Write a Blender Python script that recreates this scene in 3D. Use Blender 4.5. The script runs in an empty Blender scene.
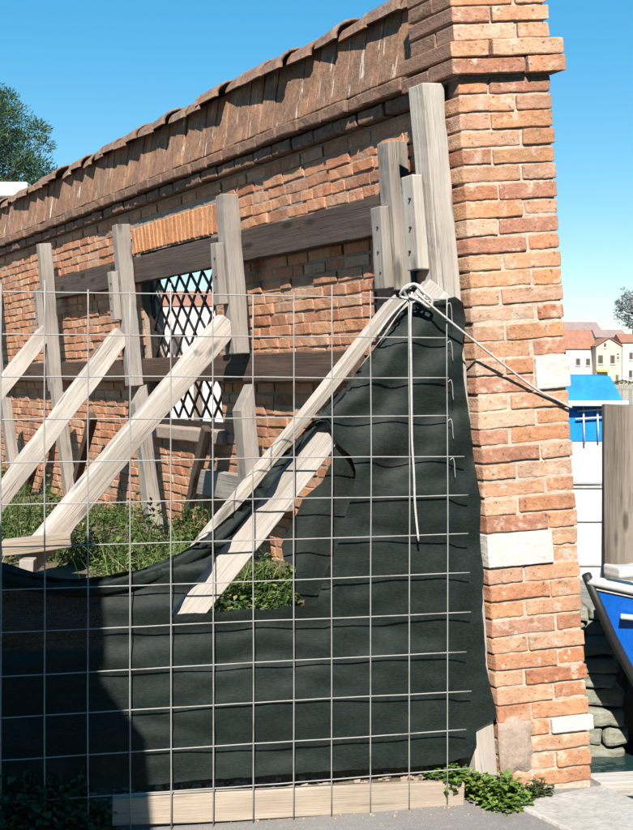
import bpy, bmesh, math, random
from mathutils import Vector, Matrix, noise
from mathutils.geometry import delaunay_2d_cdt
R = math.radians
scene = bpy.context.scene
col = scene.collection

# ------------------------------------------------------------------ camera
EYE, FOC, PX, HZ = 1.63, 1200.0, 316.5, 380.0        # eye height, focal length in photo pixels, centre column, horizon row
cam_d = bpy.data.cameras.new('camera')
cam = bpy.data.objects.new('camera', cam_d); col.objects.link(cam)
cam.location = (0, 0, EYE); cam.rotation_euler = (R(90), 0, 0)
cam_d.sensor_fit = 'VERTICAL'; cam_d.sensor_height = 36.0; cam_d.sensor_width = 36.0
cam_d.lens = FOC / 830.0 * 36.0
cam_d.shift_y = -(415.0 - HZ) / 830.0
cam_d.clip_start = 0.05; cam_d.clip_end = 5000
scene.camera = cam

# ------------------------------------------------------------------ sky, sun, exposure
SUN_EL, SUN_AZ = 42.0, 266.0                          # azimuth: ccw from +X of the direction TO the sun
w = bpy.data.worlds.new('World'); scene.world = w; w.use_nodes = True
nt = w.node_tree; nt.nodes.clear()
sky = nt.nodes.new('ShaderNodeTexSky'); sky.sky_type = 'NISHITA'; sky.sun_disc = False
sky.sun_elevation = R(SUN_EL); sky.sun_rotation = R(90 - SUN_AZ)
sky.altitude = 0; sky.air_density = 1.0; sky.dust_density = 0.0; sky.ozone_density = 2.2
bg = nt.nodes.new('ShaderNodeBackground'); bg.inputs['Strength'].default_value = 0.075
wo = nt.nodes.new('ShaderNodeOutputWorld')
hs = nt.nodes.new('ShaderNodeHueSaturation'); hs.inputs['Saturation'].default_value = 2.0; hs.inputs['Value'].default_value = 1.9; hs.inputs['Hue'].default_value = .49
gm = nt.nodes.new('ShaderNodeGamma'); gm.inputs['Gamma'].default_value = .58
nt.links.new(sky.outputs[0], gm.inputs['Color']); nt.links.new(gm.outputs[0], hs.inputs['Color']); nt.links.new(hs.outputs[0], bg.inputs[0]); nt.links.new(bg.outputs[0], wo.inputs[0])
sd = bpy.data.lights.new('sun', 'SUN'); sd.energy = 5.0; sd.angle = R(0.55); sd.color = (1.0, 0.93, 0.82)
sun = bpy.data.objects.new('sun', sd); col.objects.link(sun)
sv = Vector((math.cos(R(SUN_EL)) * math.cos(R(SUN_AZ)), math.cos(R(SUN_EL)) * math.sin(R(SUN_AZ)), math.sin(R(SUN_EL))))
sun.rotation_euler = sv.to_track_quat('Z', 'Y').to_euler(); sun.location = sv * 30
scene.view_settings.view_transform = 'Standard'; scene.view_settings.look = 'None'
scene.view_settings.exposure = 1.12; scene.view_settings.gamma = 1.0
scene.render.engine = 'CYCLES'
scene.cycles.max_bounces = 6; scene.cycles.diffuse_bounces = 1; scene.cycles.transparent_max_bounces = 16

# ------------------------------------------------------------------ frames: photo pixel -> ray -> surface
CAM = Vector((0, 0, EYE))
def ray(px, py): return Vector(((px - PX) / FOC, 1.0, (HZ - py) / FOC))
def at(px, py, Y): return CAM + ray(px, py) * Y
WD = Vector((-345 - PX, FOC, 0)).normalized()         # along the leaning wall, away from the camera
n0 = Vector((-WD.y, WD.x, 0)); LEAN = R(4.5)
WN = math.cos(LEAN) * n0 - math.sin(LEAN) * Vector((0, 0, 1))
WU = math.cos(LEAN) * Vector((0, 0, 1)) + math.sin(LEAN) * n0
y0 = EYE * FOC / 412.0
W0 = Vector(((503 - PX) / FOC * y0, y0, 0))           # foot of the pier's near corner
WM = Matrix((( WD.x, WN.x, WU.x, W0.x), (WD.y, WN.y, WU.y, W0.y), (WD.z, WN.z, WU.z, W0.z), (0, 0, 0, 1)))
def wp(s, n, h): return W0 + WD * s + WN * n + WU * h
def ks(s): return 1.0355 * s + .135                   # wall measurements, wall face 0.2 m behind the pier's flank
def kh(h): return 1.0355 * h - .066
def whit(px, py, n):
    D = ray(px, py); t = (n - (CAM - W0).dot(WN)) / D.dot(WN); P = CAM + D * t - W0
    return P.dot(WD), P.dot(WU)
def shit(px, py, s):
    D = ray(px, py); t = (s - (CAM - W0).dot(WD)) / D.dot(WD)
    return CAM + D * t
F0 = Vector(((447 - PX) / FOC * 4.58, 4.58, 0))       # last upright wire of the fence, on the ground
FD = (Vector(((20 - PX) / FOC * 4.235, 4.235, 0)) - F0).normalized()
FN = Vector((-FD.y, FD.x, 0))
if FN.y > 0: FN = -FN                                 # towards the camera
def fhit(px, py, off=0.0):                            # off > 0 : behind the fence
    D = ray(px, py); t = ((F0 - FN * off) - CAM).dot(FN) / D.dot(FN)
    return CAM + D * t

# ------------------------------------------------------------------ helpers
def link(name, me, mat, parent=None, mtx=None, smooth=False):
    o = bpy.data.objects.new(name, me); col.objects.link(o)
    if mat and not me.materials: me.materials.append(mat)
    if parent: o.parent = parent
    if mtx is not None: o.matrix_basis = mtx
    if smooth:
        for p in me.polygons: p.use_smooth = True
    return o
def mesh(name, v, f):
    me = bpy.data.meshes.new(name); me.from_pydata([tuple(a) for a in v], [], f); me.update(); return me
def mk(name, v, f, mat, parent=None, mtx=None, smooth=False): return link(name, mesh(name, v, f), mat, parent, mtx, smooth)
def empty(name, mtx=None):
    o = bpy.data.objects.new(name, None); col.objects.link(o); o.empty_display_size = .1
    if mtx is not None: o.matrix_basis = mtx
    return o
def tag(o, label=None, cat=None, group=None, kind=None):
    if label: o['label'] = label
    if cat: o['category'] = cat
    if group: o['group'] = group
    if kind: o['kind'] = kind
    return o
def nz(p, sc, seed): return noise.noise(Vector((p[0] * sc + seed * 7.31, p[1] * sc - seed * 3.7, p[2] * sc + seed * 1.93)))
def rbox(lx, ly, lz, r=.006, amp=.003, seed=0, xs=0, zs=0, freq=14.0):
    """rounded, slightly uneven box centred on the origin; xs/zs extra cuts along x and z"""
    H_ = (lx / 2, ly / 2, lz / 2); r = min(r, min(H_) * .45)
    def co(h, k): return [-h, -h + r] + [(-h + r) + (2 * h - 2 * r) * (i + 1) / (k + 1) for i in range(k)] + [h - r, h]
    cx, cy, cz = co(H_[0], xs), co(H_[1], 0), co(H_[2], zs)
    idx, V, F = {}, [], []
    def vert(i, j, k):
        key = (i, j, k)
        if key not in idx:
            p = [cx[i], cy[j], cz[k]]
            q = [max(-H_[a] + r, min(H_[a] - r, p[a])) for a in range(3)]
            dv = Vector(p) - Vector(q)
            if dv.length > 1e-9: dv = dv.normalized() * r
            P = Vector(q) + dv
            if amp:
                P = P + Vector((nz(P, freq, seed), nz(P, freq, seed + 11.3), nz(P, freq, seed + 23.7))) * amp
            idx[key] = len(V); V.append(P)
        return idx[key]
    nx, ny, nz_ = len(cx) - 1, len(cy) - 1, len(cz) - 1
    for i in range(nx):
        for j in range(ny):
            F.append((vert(i, j, 0), vert(i, j + 1, 0), vert(i + 1, j + 1, 0), vert(i + 1, j, 0)))
            F.append((vert(i, j, nz_), vert(i + 1, j, nz_), vert(i + 1, j + 1, nz_), vert(i, j + 1, nz_)))
    for i in range(nx):
        for k in range(nz_):
            F.append((vert(i, 0, k), vert(i + 1, 0, k), vert(i + 1, 0, k + 1), vert(i, 0, k + 1)))
            F.append((vert(i, ny, k), vert(i, ny, k + 1), vert(i + 1, ny, k + 1), vert(i + 1, ny, k)))
    for j in range(ny):
        for k in range(nz_):
            F.append((vert(0, j, k), vert(0, j, k + 1), vert(0, j + 1, k + 1), vert(0, j + 1, k)))
            F.append((vert(nx, j, k), vert(nx, j + 1, k), vert(nx, j + 1, k + 1), vert(nx, j, k + 1)))
    return V, F
def bbox(V, F, x0, x1, y0, y1, z0, z1):
    b = len(V)
    V += [Vector(p) for p in ((x0,y0,z0),(x1,y0,z0),(x1,y1,z0),(x0,y1,z0),(x0,y0,z1),(x1,y0,z1),(x1,y1,z1),(x0,y1,z1))]
    F += [tuple(b + i for i in q) for q in ((0,3,2,1),(4,5,6,7),(0,1,5,4),(1,2,6,5),(2,3,7,6),(3,0,4,7))]
def tube(pts, r, sides=6, cap=True):
    V, F = [], []; n = len(pts); up = Vector((0.13, 0.21, 1)).normalized()
    for i, p in enumerate(pts):
        t = (pts[min(i + 1, n - 1)] - pts[max(i - 1, 0)]).normalized()
        a = t.cross(up)
        if a.length < 1e-4: a = t.cross(Vector((1, 0, 0)))
        a.normalize(); b = t.cross(a)
        rr = r[i] if isinstance(r, (list, tuple)) else r
        for k in range(sides):
            an = 2 * math.pi * k / sides; V.append(p + (a * math.cos(an) + b * math.sin(an)) * rr)
    for i in range(n - 1):
        for k in range(sides):
            k2 = (k + 1) % sides
            F.append((i * sides + k, i * sides + k2, (i + 1) * sides + k2, (i + 1) * sides + k))
    if cap:
        F.append(tuple(range(sides))[::-1]); F.append(tuple((n - 1) * sides + k for k in range(sides)))
    return V, F

# ------------------------------------------------------------------ materials
class NT:
    def __init__(s, name):
        s.m = bpy.data.materials.new(name); s.m.use_nodes = True; s.t = s.m.node_tree
        s.b = s.t.nodes['Principled BSDF']; s.out = s.t.nodes['Material Output']
    def n(s, typ, **kw):
        x = s.t.nodes.new(typ)
        for k, v in kw.items():
            if hasattr(x, k) and not isinstance(v, tuple): setattr(x, k, v)
        return x
    def l(s, a, b): s.t.links.new(a, b)
    def noise(s, vec, scale, detail=4, rough=.6):
        x = s.t.nodes.new('ShaderNodeTexNoise'); x.inputs['Scale'].default_value = scale
        x.inputs['Detail'].default_value = detail; x.inputs['Roughness'].default_value = rough
        if vec is not None: s.l(vec, x.inputs['Vector'])
        return x.outputs['Fac']
    def ramp(s, fac, stops, interp='LINEAR'):
        x = s.t.nodes.new('ShaderNodeValToRGB'); cr = x.color_ramp; cr.interpolation = interp
        while len(cr.elements) < len(stops): cr.elements.new(0.5)
        for e, (p, c) in zip(cr.elements, stops):
            e.position = p; e.color = (c[0], c[1], c[2], 1) if isinstance(c, (tuple, list)) else (c, c, c, 1)
        s.l(fac, x.inputs[0]); return x.outputs[0]
    def mix(s, fac, a, b, mode='MIX'):
        x = s.t.nodes.new('ShaderNodeMix'); x.data_type = 'RGBA'; x.blend_type = mode
        for sock, v in ((x.inputs[0], fac), (x.inputs[6], a), (x.inputs[7], b)):
            if isinstance(v, (int, float)): sock.default_value = v
            elif isinstance(v, tuple): sock.default_value = (v[0], v[1], v[2], 1)
            else: s.l(v, sock)
        return x.outputs[2]
    def math(s, op, a, b=None):
        x = s.t.nodes.new('ShaderNodeMath'); x.operation = op
        for i, v in enumerate((a, b)):
            if v is None: continue
            if isinstance(v, (int, float)): x.inputs[i].default_value = v
            else: s.l(v, x.inputs[i])
        return x.outputs[0]
    def coords(s, kind='Object', scale=(1, 1, 1), rnd=True):
        tc = s.t.nodes.new('ShaderNodeTexCoord'); mp = s.t.nodes.new('ShaderNodeMapping')
        s.l(tc.outputs[kind], mp.inputs['Vector']); mp.inputs['Scale'].default_value = scale
        if rnd:
            oi = s.t.nodes.new('ShaderNodeObjectInfo'); c = s.t.nodes.new('ShaderNodeCombineXYZ')
            for i, k in enumerate((37.0, 91.0, 53.0)): s.l(s.math('MULTIPLY', oi.outputs['Random'], k), c.inputs[i])
            s.l(c.outputs[0], mp.inputs['Location'])
        return mp.outputs[0]
    def rand(s):
        oi = s.t.nodes.new('ShaderNodeObjectInfo'); g = s.t.nodes.new('ShaderNodeNewGeometry')
        return s.math('FRACT', s.math('ADD', oi.outputs['Random'], g.outputs['Random Per Island']))
    def bump(s, h, strength=.4, dist=.01):
        x = s.t.nodes.new('ShaderNodeBump'); x.inputs['Strength'].default_value = strength
        x.inputs['Distance'].default_value = dist; s.l(h, x.inputs['Height']); s.l(x.outputs[0], s.b.inputs['Normal'])
    def col(s, c):
        if isinstance(c, tuple): s.b.inputs['Base Color'].default_value = (*c, 1)
        else: s.l(c, s.b.inputs['Base Color'])
    def rough(s, v): s.b.inputs['Roughness'].default_value = v
    def spec(s, v): s.b.inputs['Specular IOR Level'].default_value = v

def brick_mat(name, stops, smear=(.50, .42, .34), smear_lo=.60, dirt=.5, streak=False, flank=False, gain=.74, mott=.3):
    m = NT(name); r = m.rand(); v = m.coords('Object', (1, 1, 1))
    base = m.ramp(r, [(p, tuple(q * gain for q in c_)) for p, c_ in stops])
    smear = tuple(q * gain for q in smear)
    gw = m.t.nodes.new('ShaderNodeNewGeometry').outputs['Position']
    w1 = m.noise(gw, 2.6, 4, .6); w2 = m.noise(gw, 7.5, 5, .7)
    n1 = m.noise(v, 9, 5, .65); n2 = m.noise(v, 38, 5, .7); n3 = m.noise(v, 120, 3, .6)
    c = m.mix(m.ramp(n1, [(.35, 0.0), (.68, dirt)]), base, (.12, .07, .05), 'MIX')
    c = m.mix(m.ramp(n2, [(.38, .0), (.7, .55)]), c, m.mix(.5, base, (.62, .36, .22)))
    c = m.mix(m.ramp(m.noise(v, 16, 4, .7), [(smear_lo, 0.0), (smear_lo + .1, .75)]), c, smear)
    c = m.mix(m.ramp(n3, [(.3, .35), (.5, 0.0)]), c, (.16, .09, .06))
    c = m.mix(m.ramp(w2, [(.52, 0.0), (.72, mott)]), c, tuple(q * gain for q in (.66, .52, .42)))
    c = m.mix(m.ramp(m.noise(v, 60, 3, .5), [(.64, 0.0), (.70, .7)]), c, tuple(q * .28 * gain for q in stops[0][1]))
    c = m.mix(m.ramp(w1, [(.50, 0.0), (.72, .45)]), c, (.14, .085, .065))
    if flank:                                         # darker brown on the side that faces the yard, high up under the cornice
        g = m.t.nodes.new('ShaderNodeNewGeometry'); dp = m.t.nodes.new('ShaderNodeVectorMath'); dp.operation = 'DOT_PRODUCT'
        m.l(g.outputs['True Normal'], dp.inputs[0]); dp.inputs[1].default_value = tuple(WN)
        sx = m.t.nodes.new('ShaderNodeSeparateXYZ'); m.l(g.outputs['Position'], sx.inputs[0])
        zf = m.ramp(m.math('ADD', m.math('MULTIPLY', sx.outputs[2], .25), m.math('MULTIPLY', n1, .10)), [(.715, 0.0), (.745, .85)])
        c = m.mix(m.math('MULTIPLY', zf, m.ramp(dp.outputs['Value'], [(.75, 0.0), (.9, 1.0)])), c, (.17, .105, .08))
    if streak:
        s1 = m.noise(m.coords('Object', (34, 5.5, 4)), 1.0, 3, .6)
        c = m.mix(m.ramp(s1, [(.61, 0.0), (.69, .8)]), c, (.55, .50, .43))
        s2 = m.noise(m.coords('Object', (30, 14, 14)), 1.0, 4, .65)
        c = m.mix(m.ramp(s2, [(.5, 0.0), (.7, .35)]), c, (.12, .08, .06))
        c = m.mix(m.ramp(m.noise(m.coords('Object', (5, 5, 5)), 1.0, 4, .6), [(.5, 0.0), (.68, .6)]), c, (.38, .20, .11))
    m.col(c); m.rough(.93); m.spec(.2)
    m.bump(m.math('ADD', m.math('MULTIPLY', n2, 1.0), m.math('MULTIPLY', n3, .6)), .75, .006)
    return m.m
M = {}
M['brick_pier'] = brick_mat('pier_brick', [(0, (.42, .15, .075)), (.2, (.60, .28, .14)), (.38, (.64, .38, .24)), (.52, (.52, .20, .09)), (.66, (.62, .32, .16)), (.78, (.66, .46, .33)), (.9, (.50, .24, .16)), (1, (.36, .15, .10))], smear=(.66, .54, .43), smear_lo=.55, dirt=.4, flank=True)
M['brick_wall'] = brick_mat('wall_brick', gain=.88, stops=[(0, (.40, .14, .07)), (.2, (.56, .25, .13)), (.45, (.60, .31, .17)), (.65, (.48, .18, .095)), (.85, (.62, .38, .24)), (1, (.32, .13, .08))], smear=(.58, .48, .38), smear_lo=.60, dirt=.4)
M['brick_arch'] = brick_mat('arch_brick', gain=.95, stops=[(0, (.50, .20, .08)), (.5, (.56, .26, .11)), (1, (.45, .17, .08))], smear_lo=.66, dirt=.3)
M['brick_dark'] = brick_mat('weathered_brick', mott=.10, gain=.75, stops=[(0, (.15, .10, .08)), (.3, (.20, .125, .095)), (.6, (.17, .115, .095)), (.85, (.25, .13, .09)), (1, (.14, .105, .09))], smear=(.28, .24, .20), smear_lo=.64, dirt=.6)
M['coping'] = brick_mat('coping_tile', mott=.10, gain=.72, stops=[(0, (.19, .11, .075)), (.4, (.24, .135, .09)), (.7, (.20, .125, .09)), (1, (.28, .14, .085))], smear=(.36, .30, .22), smear_lo=.64, dirt=.5, streak=True)
M['tile'] = brick_mat('clay_roof_tile', mott=.10, gain=.58, stops=[(0, (.20, .13, .10)), (.5, (.27, .17, .125)), (1, (.15, .115, .10))], smear=(.34, .31, .26), smear_lo=.55, dirt=.6)

def plain(name, c1, c2, scale=6, rough=.9, bump=.3, bd=.01, kind='Object', spec=.25, fine=60, stretch=(1, 1, 1)):
    m = NT(name); v = m.coords(kind, stretch)
    n1 = m.noise(v, scale, 5, .65); n2 = m.noise(v, fine, 4, .65)
    c = m.mix(m.ramp(n1, [(.3, 0.0), (.7, 1.0)]), c1, c2)
    c = m.mix(m.ramp(n2, [(.35, .35), (.6, 0.0)]), c, tuple(x * .55 for x in c1))
    m.col(c); m.rough(rough); m.spec(spec); m.bump(m.math('ADD', n1, n2), bump, bd); return m.m
M['mortar'] = plain('lime_mortar', (.36, .30, .24), (.47, .40, .33), 14, .95, .7, .008)
M['mortar_dark'] = plain('old_mortar', (.24, .19, .145), (.36, .29, .23), 10, .95, .7, .008)
M['white_stone'] = plain('white_stone', (.42, .41, .38), (.54, .525, .49), 14, .85, .8, .006, fine=45)
M['patch'] = plain('cement_patch', (.27, .21, .175), (.36, .28, .23), 18, .95, .6, .005)
M['kerb'] = plain('kerb_stone', (.30, .285, .26), (.39, .375, .35), 5, .9, .6, .008, fine=40)
M['iron'] = plain('dark_iron', (.018, .014, .013), (.04, .026, .02), 30, .6, .2, .002)
M['white_paint'] = plain('white_gelcoat', (.46, .46, .45), (.54, .54, .52), 2, .35, .02, .001, spec=.5)
M['blue_tarp'] = plain('blue_tarpaulin', (.004, .17, .56), (.006, .22, .66), 3, .6, .3, .02, fine=9)
M['blue_hull'] = plain('blue_hull_paint', (.004, .10, .50), (.008, .14, .60), 4, .3, .05, .002, spec=.5)
M['dark_hull'] = plain('dark_hull_bottom', (.015, .014, .014), (.03, .028, .026), 4, .5, .1, .004)
M['chrome'] = plain('stainless_tube', (.55, .56, .58), (.62, .62, .64), 8, .3, .02, .001, spec=.6)
M['algae_stone'] = plain('algae_stone', (.15, .155, .12), (.27, .275, .23), 5, .9, .6, .02, fine=28)
M['plaster_cap'] = plain('grey_render', (.30, .28, .26), (.42, .40, .37), 4, .95, .5, .008)
M['rope'] = plain('white_rope', (.36, .35, .335), (.47, .46, .445), 40, .8, .5, .003, fine=180)
M['bark'] = plain('bark', (.09, .065, .05), (.15, .11, .085), 8, .95, .8, .03)

def CO(m, up, sc): return m.coords('Object', (sc[2], sc[1], sc[0]) if up else sc)
def wood(name, ca, cb, cc, crack=.5, up=False):
    ca, cb, cc = (tuple(q * .76 for q in c_) for c_ in (ca, cb, cc))
    m = NT(name); v = CO(m, up, (1.6, 30, 30)); v2 = CO(m, up, (.9, 7, 7)); v3 = CO(m, up, (3, 95, 95)); v4 = CO(m, up, (5, 9, 9))
    n1 = m.noise(v, 1, 6, .7); n2 = m.noise(v2, 1, 4, .6); n3 = m.noise(v3, 1, 4, .7); n4 = m.noise(v4, 1, 3, .6)
    c = m.mix(m.ramp(n1, [(.3, 0.0), (.7, 1.0)]), ca, cb)
    c = m.mix(m.ramp(n2, [(.42, 0.0), (.7, .8)]), c, cc)
    c = m.mix(m.ramp(n3, [(.30, crack), (.43, 0.0)]), c, tuple(x * .28 for x in ca))
    c = m.mix(m.ramp(n4, [(.68, 0.0), (.75, .75)]), c, tuple(x * .35 for x in ca))
    n5 = m.noise(CO(m, up, (.55, 34, 34)), 1, 2, .5)
    cr_ = m.ramp(n5, [(.485, 0.0), (.5, 1.0), (.515, 0.0)])
    gate = m.ramp(m.noise(CO(m, up, (1.3, 6, 6)), 1, 2, .5), [(.55, 0.0), (.68, .7)])
    vo_ = m.t.nodes.new('ShaderNodeTexVoronoi'); vo_.inputs['Scale'].default_value = 1.0; m.l(CO(m, up, (2.6, 9, 9)), vo_.inputs['Vector'])
    c = m.mix(m.ramp(vo_.outputs['Distance'], [(.10, .85), (.22, 0.0)]), c, tuple(x * .32 for x in ca))
    ck = m.math('MULTIPLY', cr_, gate); c = m.mix(ck, c, tuple(x * .12 for x in ca))
    c = m.mix(m.ramp(m.noise(CO(m, up, (2.2, 3, 3)), 1, 4, .6), [(.45, 0.0), (.75, .55)]), c, tuple(x * .6 for x in ca))
    m.col(c); m.rough(.9); m.spec(.2); m.bump(m.math('SUBTRACT', m.math('ADD', m.math('MULTIPLY', n3, .8), n1), m.math('MULTIPLY', ck, 1.2)), .8, .005); return m.m
M['wood_grey'] = wood('weathered_grey_timber', (.30, .27, .245), (.42, .385, .35), (.27, .225, .19), .55)
M['wood_pale'] = wood('bleached_timber', (.46, .42, .38), (.60, .565, .52), (.41, .345, .29), .5)
M['wood_dark'] = wood('dark_brown_waler', (.075, .055, .045), (.13, .10, .085), (.10, .07, .055))
M['wood_red'] = wood('reddish_brown_timber', (.085, .055, .042), (.15, .10, .075), (.11, .07, .05))
M['wood_tan'] = wood('tan_board', (.40, .33, .26), (.52, .45, .37), (.34, .27, .21), .6)
M['wood_pile'] = wood('mooring_pile', (.24, .20, .165), (.36, .31, .26), (.19, .155, .13), .9, True)

def metal_wire():
    m = NT('galvanised_wire'); v = m.coords('Object', (1, 1, 1)); n = m.noise(v, 7, 4, .7)
    c = m.mix(m.ramp(n, [(.52, 0.0), (.72, .8)]), (.27, .265, .26), (.14, .09, .065)); m.col(c); m.rough(.6); m.b.inputs['Metallic'].default_value = .15
    return m.m
M['wire'] = metal_wire()
def net_mat():
    m = NT('shade_net'); v = m.coords('Generated', (1, 1, 1), False); vo = m.coords('Object', (1, 1, 1), False)
    n1 = m.noise(vo, 3.0, 5, .6); n2 = m.noise(m.coords('Object', (60, 60, 420), False), 1, 2, .5)
    c = m.mix(m.ramp(n1, [(.35, 0.0), (.7, 1.0)]), (.004, .0075, .0065), (.010, .016, .014))
    c = m.mix(m.ramp(n2, [(.45, 0.0), (.65, .5)]), c, (.022, .029, .027)); m.col(c); m.rough(.65); m.spec(.2)
    m.bump(n2, .35, .002)
    tr = m.t.nodes.new('ShaderNodeBsdfTransparent'); mx = m.t.nodes.new('ShaderNodeMixShader')
    wv = m.ramp(m.noise(m.coords('Object', (500, 500, 160), False), 1, 1, .5), [(.40, .03), (.55, .0)])
    m.l(wv, mx.inputs[0]); m.l(m.b.outputs[0], mx.inputs[1]); m.l(tr.outputs[0], mx.inputs[2]); m.l(mx.outputs[0], m.out.inputs[0]); return m.m
M['net'] = net_mat()
def leaf_mat(name, stops, trans=.25):
    m = NT(name); r = m.rand(); c = m.ramp(r, stops); m.col(c); m.rough(.6); m.spec(.3)
    tl = m.t.nodes.new('ShaderNodeBsdfTranslucent'); mx = m.t.nodes.new('ShaderNodeMixShader'); mx.inputs[0].default_value = trans
    m.l(c, tl.inputs[0]); m.l(m.b.outputs[0], mx.inputs[1]); m.l(tl.outputs[0], mx.inputs[2]); m.l(mx.outputs[0], m.out.inputs[0]); return m.m
M['weed'] = leaf_mat('weed_leaf', [(0, (.018, .042, .010)), (.35, (.045, .09, .018)), (.65, (.085, .145, .03)), (.88, (.14, .18, .05)), (1, (.28, .23, .12))])
M['plant'] = leaf_mat('bright_leaf', [(0, (.05, .11, .018)), (.5, (.11, .20, .03)), (1, (.20, .25, .06))], .3)
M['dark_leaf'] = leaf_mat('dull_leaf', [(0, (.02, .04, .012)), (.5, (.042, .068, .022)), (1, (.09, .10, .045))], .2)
M['pine'] = leaf_mat('pine_needles', [(0, (.018, .045, .016)), (.5, (.035, .075, .025)), (1, (.065, .10, .04))], .12)
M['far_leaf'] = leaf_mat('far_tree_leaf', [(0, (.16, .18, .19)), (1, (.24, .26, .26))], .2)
def ground_mat():
    m = NT('asphalt'); v = m.coords('Object', (1, 1, 1), False)
    n1 = m.noise(v, 1.1, 5, .6); n2 = m.noise(v, 28, 4, .7); n3 = m.noise(v, 170, 3, .7)
    c = m.mix(m.ramp(n1, [(.35, 0.0), (.65, 1.0)]), (.17, .16, .152), (.24, .228, .217))
    c = m.mix(m.ramp(n2, [(.55, 0.0), (.7, .7)]), c, (.31, .28, .24)); c = m.mix(m.ramp(n3, [(.35, .6), (.5, 0.0)]), c, (.06, .06, .06))
    m.col(c); m.rough(.92); m.bump(m.math('ADD', n2, n3), .6, .008); return m.m
M['asphalt'] = ground_mat()
M['earth'] = plain('earth', (.10, .075, .05), (.17, .135, .09), 4, .95, .8, .03, fine=25)
M['quay'] = plain('quay_wall', (.20, .19, .17), (.30, .29, .25), 3, .9, .5, .02)
def water_mat():
    m = NT('canal_water'); v = m.coords('Object', (1, 1, 1), False)
    m.col((.012, .030, .032)); m.rough(.06); m.b.inputs['IOR'].default_value = 1.33
    m.bump(m.math('ADD', m.noise(v, 2.2, 4, .6), m.math('MULTIPLY', m.noise(v, 9, 3, .6), .3)), .35, .06); return m.m
M['water'] = water_mat()

# ------------------------------------------------------------------ ground, water, quay
ED = Vector((.99060, .13680, 0))                      # along the pier's front face, to the right
PIER_W, PIER_L = .372, .30
E0 = W0 + ED * (PIER_W + .012)                        # quay edge runs through the pier's right corner, along the wall
def edge(t, inset=0.0): return E0 + WD * t + n0 * inset
gv = [edge(-60), edge(13), Vector((-70, 13, 0)) , Vector((-70, -60, 0))]
a_, b_ = edge(-60), edge(13.5)
gv = [Vector((a_.x, a_.y, 0)), Vector((b_.x, b_.y, 0)), Vector((-90, b_.y + 25, 0)), Vector((-90, a_.y, 0))]
tag(mk('ground', gv, [(0, 1, 2, 3)], M['asphalt']), 'grey worn asphalt in front of the wire fence', None, None, 'structure')
V, F = [], []
for i in range(41):
    p = edge(-60 + 73.5 * i / 40); V += [Vector((p.x, p.y, 0)), Vector((p.x, p.y, -2.2))]
for i in range(40): F.append((2 * i, 2 * i + 1, 2 * i + 3, 2 * i + 2))
tag(mk('quay_wall', V, F, M['quay']), 'stone quay side dropping to the canal', None, None, 'structure')
tag(mk('canal_water', [Vector((-700, -60, -.7)), Vector((900, -60, -.7)), Vector((900, 900, -.7)), Vector((-700, 900, -.7))], [(0, 1, 2, 3)], M['water']),
    'calm lagoon water beyond the quay', None, None, 'structure')
# pale kerb slabs along the quay edge
kb = tag(empty('stone_kerb', Matrix.Translation((E0.x, E0.y, 0))), 'pale stone kerb slabs at the foot of the brick pier', None, None, 'structure')
t = .0
random.seed(4); k = 0
while t > -7.4:
    L = random.uniform(.75, 1.15); t -= L
    if L > .2:
        V, F = rbox(L - .012, .44, .16, .012, .004, 40 + k, 6, 0, 5)
        c = WD * (t + L / 2) + n0 * .20 + Vector((0, 0, -.066))
        mt = Matrix((( WD.x, n0.x, 0, c.x), (WD.y, n0.y, 0, c.y), (0, 0, 1, c.z), (0, 0, 0, 1)))
        mk('kerb_slab', V, F, M['kerb'], kb, mt)
    k += 1

# earth bank between the fence and the wall
BZ = .60
def bank_z(v, x, y):
    prof = [(0, .07), (.03, .17), (.08, .42), (.14, .57), (.3, BZ), (1, BZ + .02)]
    for (a, za), (b, zb) in zip(prof, prof[1:]):
        if v <= b: z = za + (zb - za) * (v - a) / (b - a); break
    return z + .05 * noise.noise(Vector((x * 1.7, y * 1.7, 0))) * min(1, v * 6) + .02 * noise.noise(Vector((x * 7, y * 7, 3))) * min(1, v * 6)
def bank_pt(tt, v):
    pf = F0 - FN * .10 + FD * (-.02 + 4.5 * tt); pw = wp(.31 + 11.6 * tt, -.23, .6)
    p = pf.lerp(Vector((pw.x, pw.y, 0)), v); return Vector((p.x, p.y, bank_z(v, p.x, p.y)))
V, F = [], []; NTT, NV = 70, 46
for i in range(NTT + 1):
    for j in range(NV + 1): V.append(bank_pt(i / NTT, (j / NV) ** 1.4))
for i in range(NTT):
    for j in range(NV): a = i * (NV + 1) + j; F.append((a, a + 1, a + NV + 2, a + NV + 1))
tag(mk('earth_bank', V, F, M['earth'], smooth=True), 'raised earth bank between net and brick wall', None, None, 'structure')

# ------------------------------------------------------------------ brick pier
pier = tag(empty('brick_pier', WM), 'tall sunlit orange brick pier with projecting cornice beside the canal', 'brick pier')
e_s, e_n = ED.dot(WD), ED.dot(n0)
def pier_brick(a0, a1, b0, b1, h0, h1, mat, seed, name='brick', amp=.0045):
    lx, ly, lz = a1 - a0, b1 - b0, h1 - h0
    V, F = rbox(lx, ly, lz, random.uniform(.003, .007), amp * .55, seed, 8, 2, 48)
    for p in V:                                       # slow unevenness on top of the chipped edges
        q = Vector((nz(p, 9, seed + 2), nz(p, 9, seed + 5), nz(p, 9, seed + 8))) * amp * .55; p += q
    rot = random.uniform(-.012, .012)
    out = []
    for p in V:
        a = p.x + (a0 + a1) / 2; b = p.y + (b0 + b1) / 2
        out.append(Vector((a * e_s + b, a * e_n, 0)) + Vector((0, 0, p.z + (h0 + h1) / 2 + rot * p.x)))
    c = sum(out, Vector()) / len(out)
    F = [f[::-1] for f in F]                        # the pier's plan is mirrored in this frame
    return mk(name, [p - c for p in out], F, mat, pier, Matrix.Translation(c))
PIT = .0685; random.seed(11)
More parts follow.
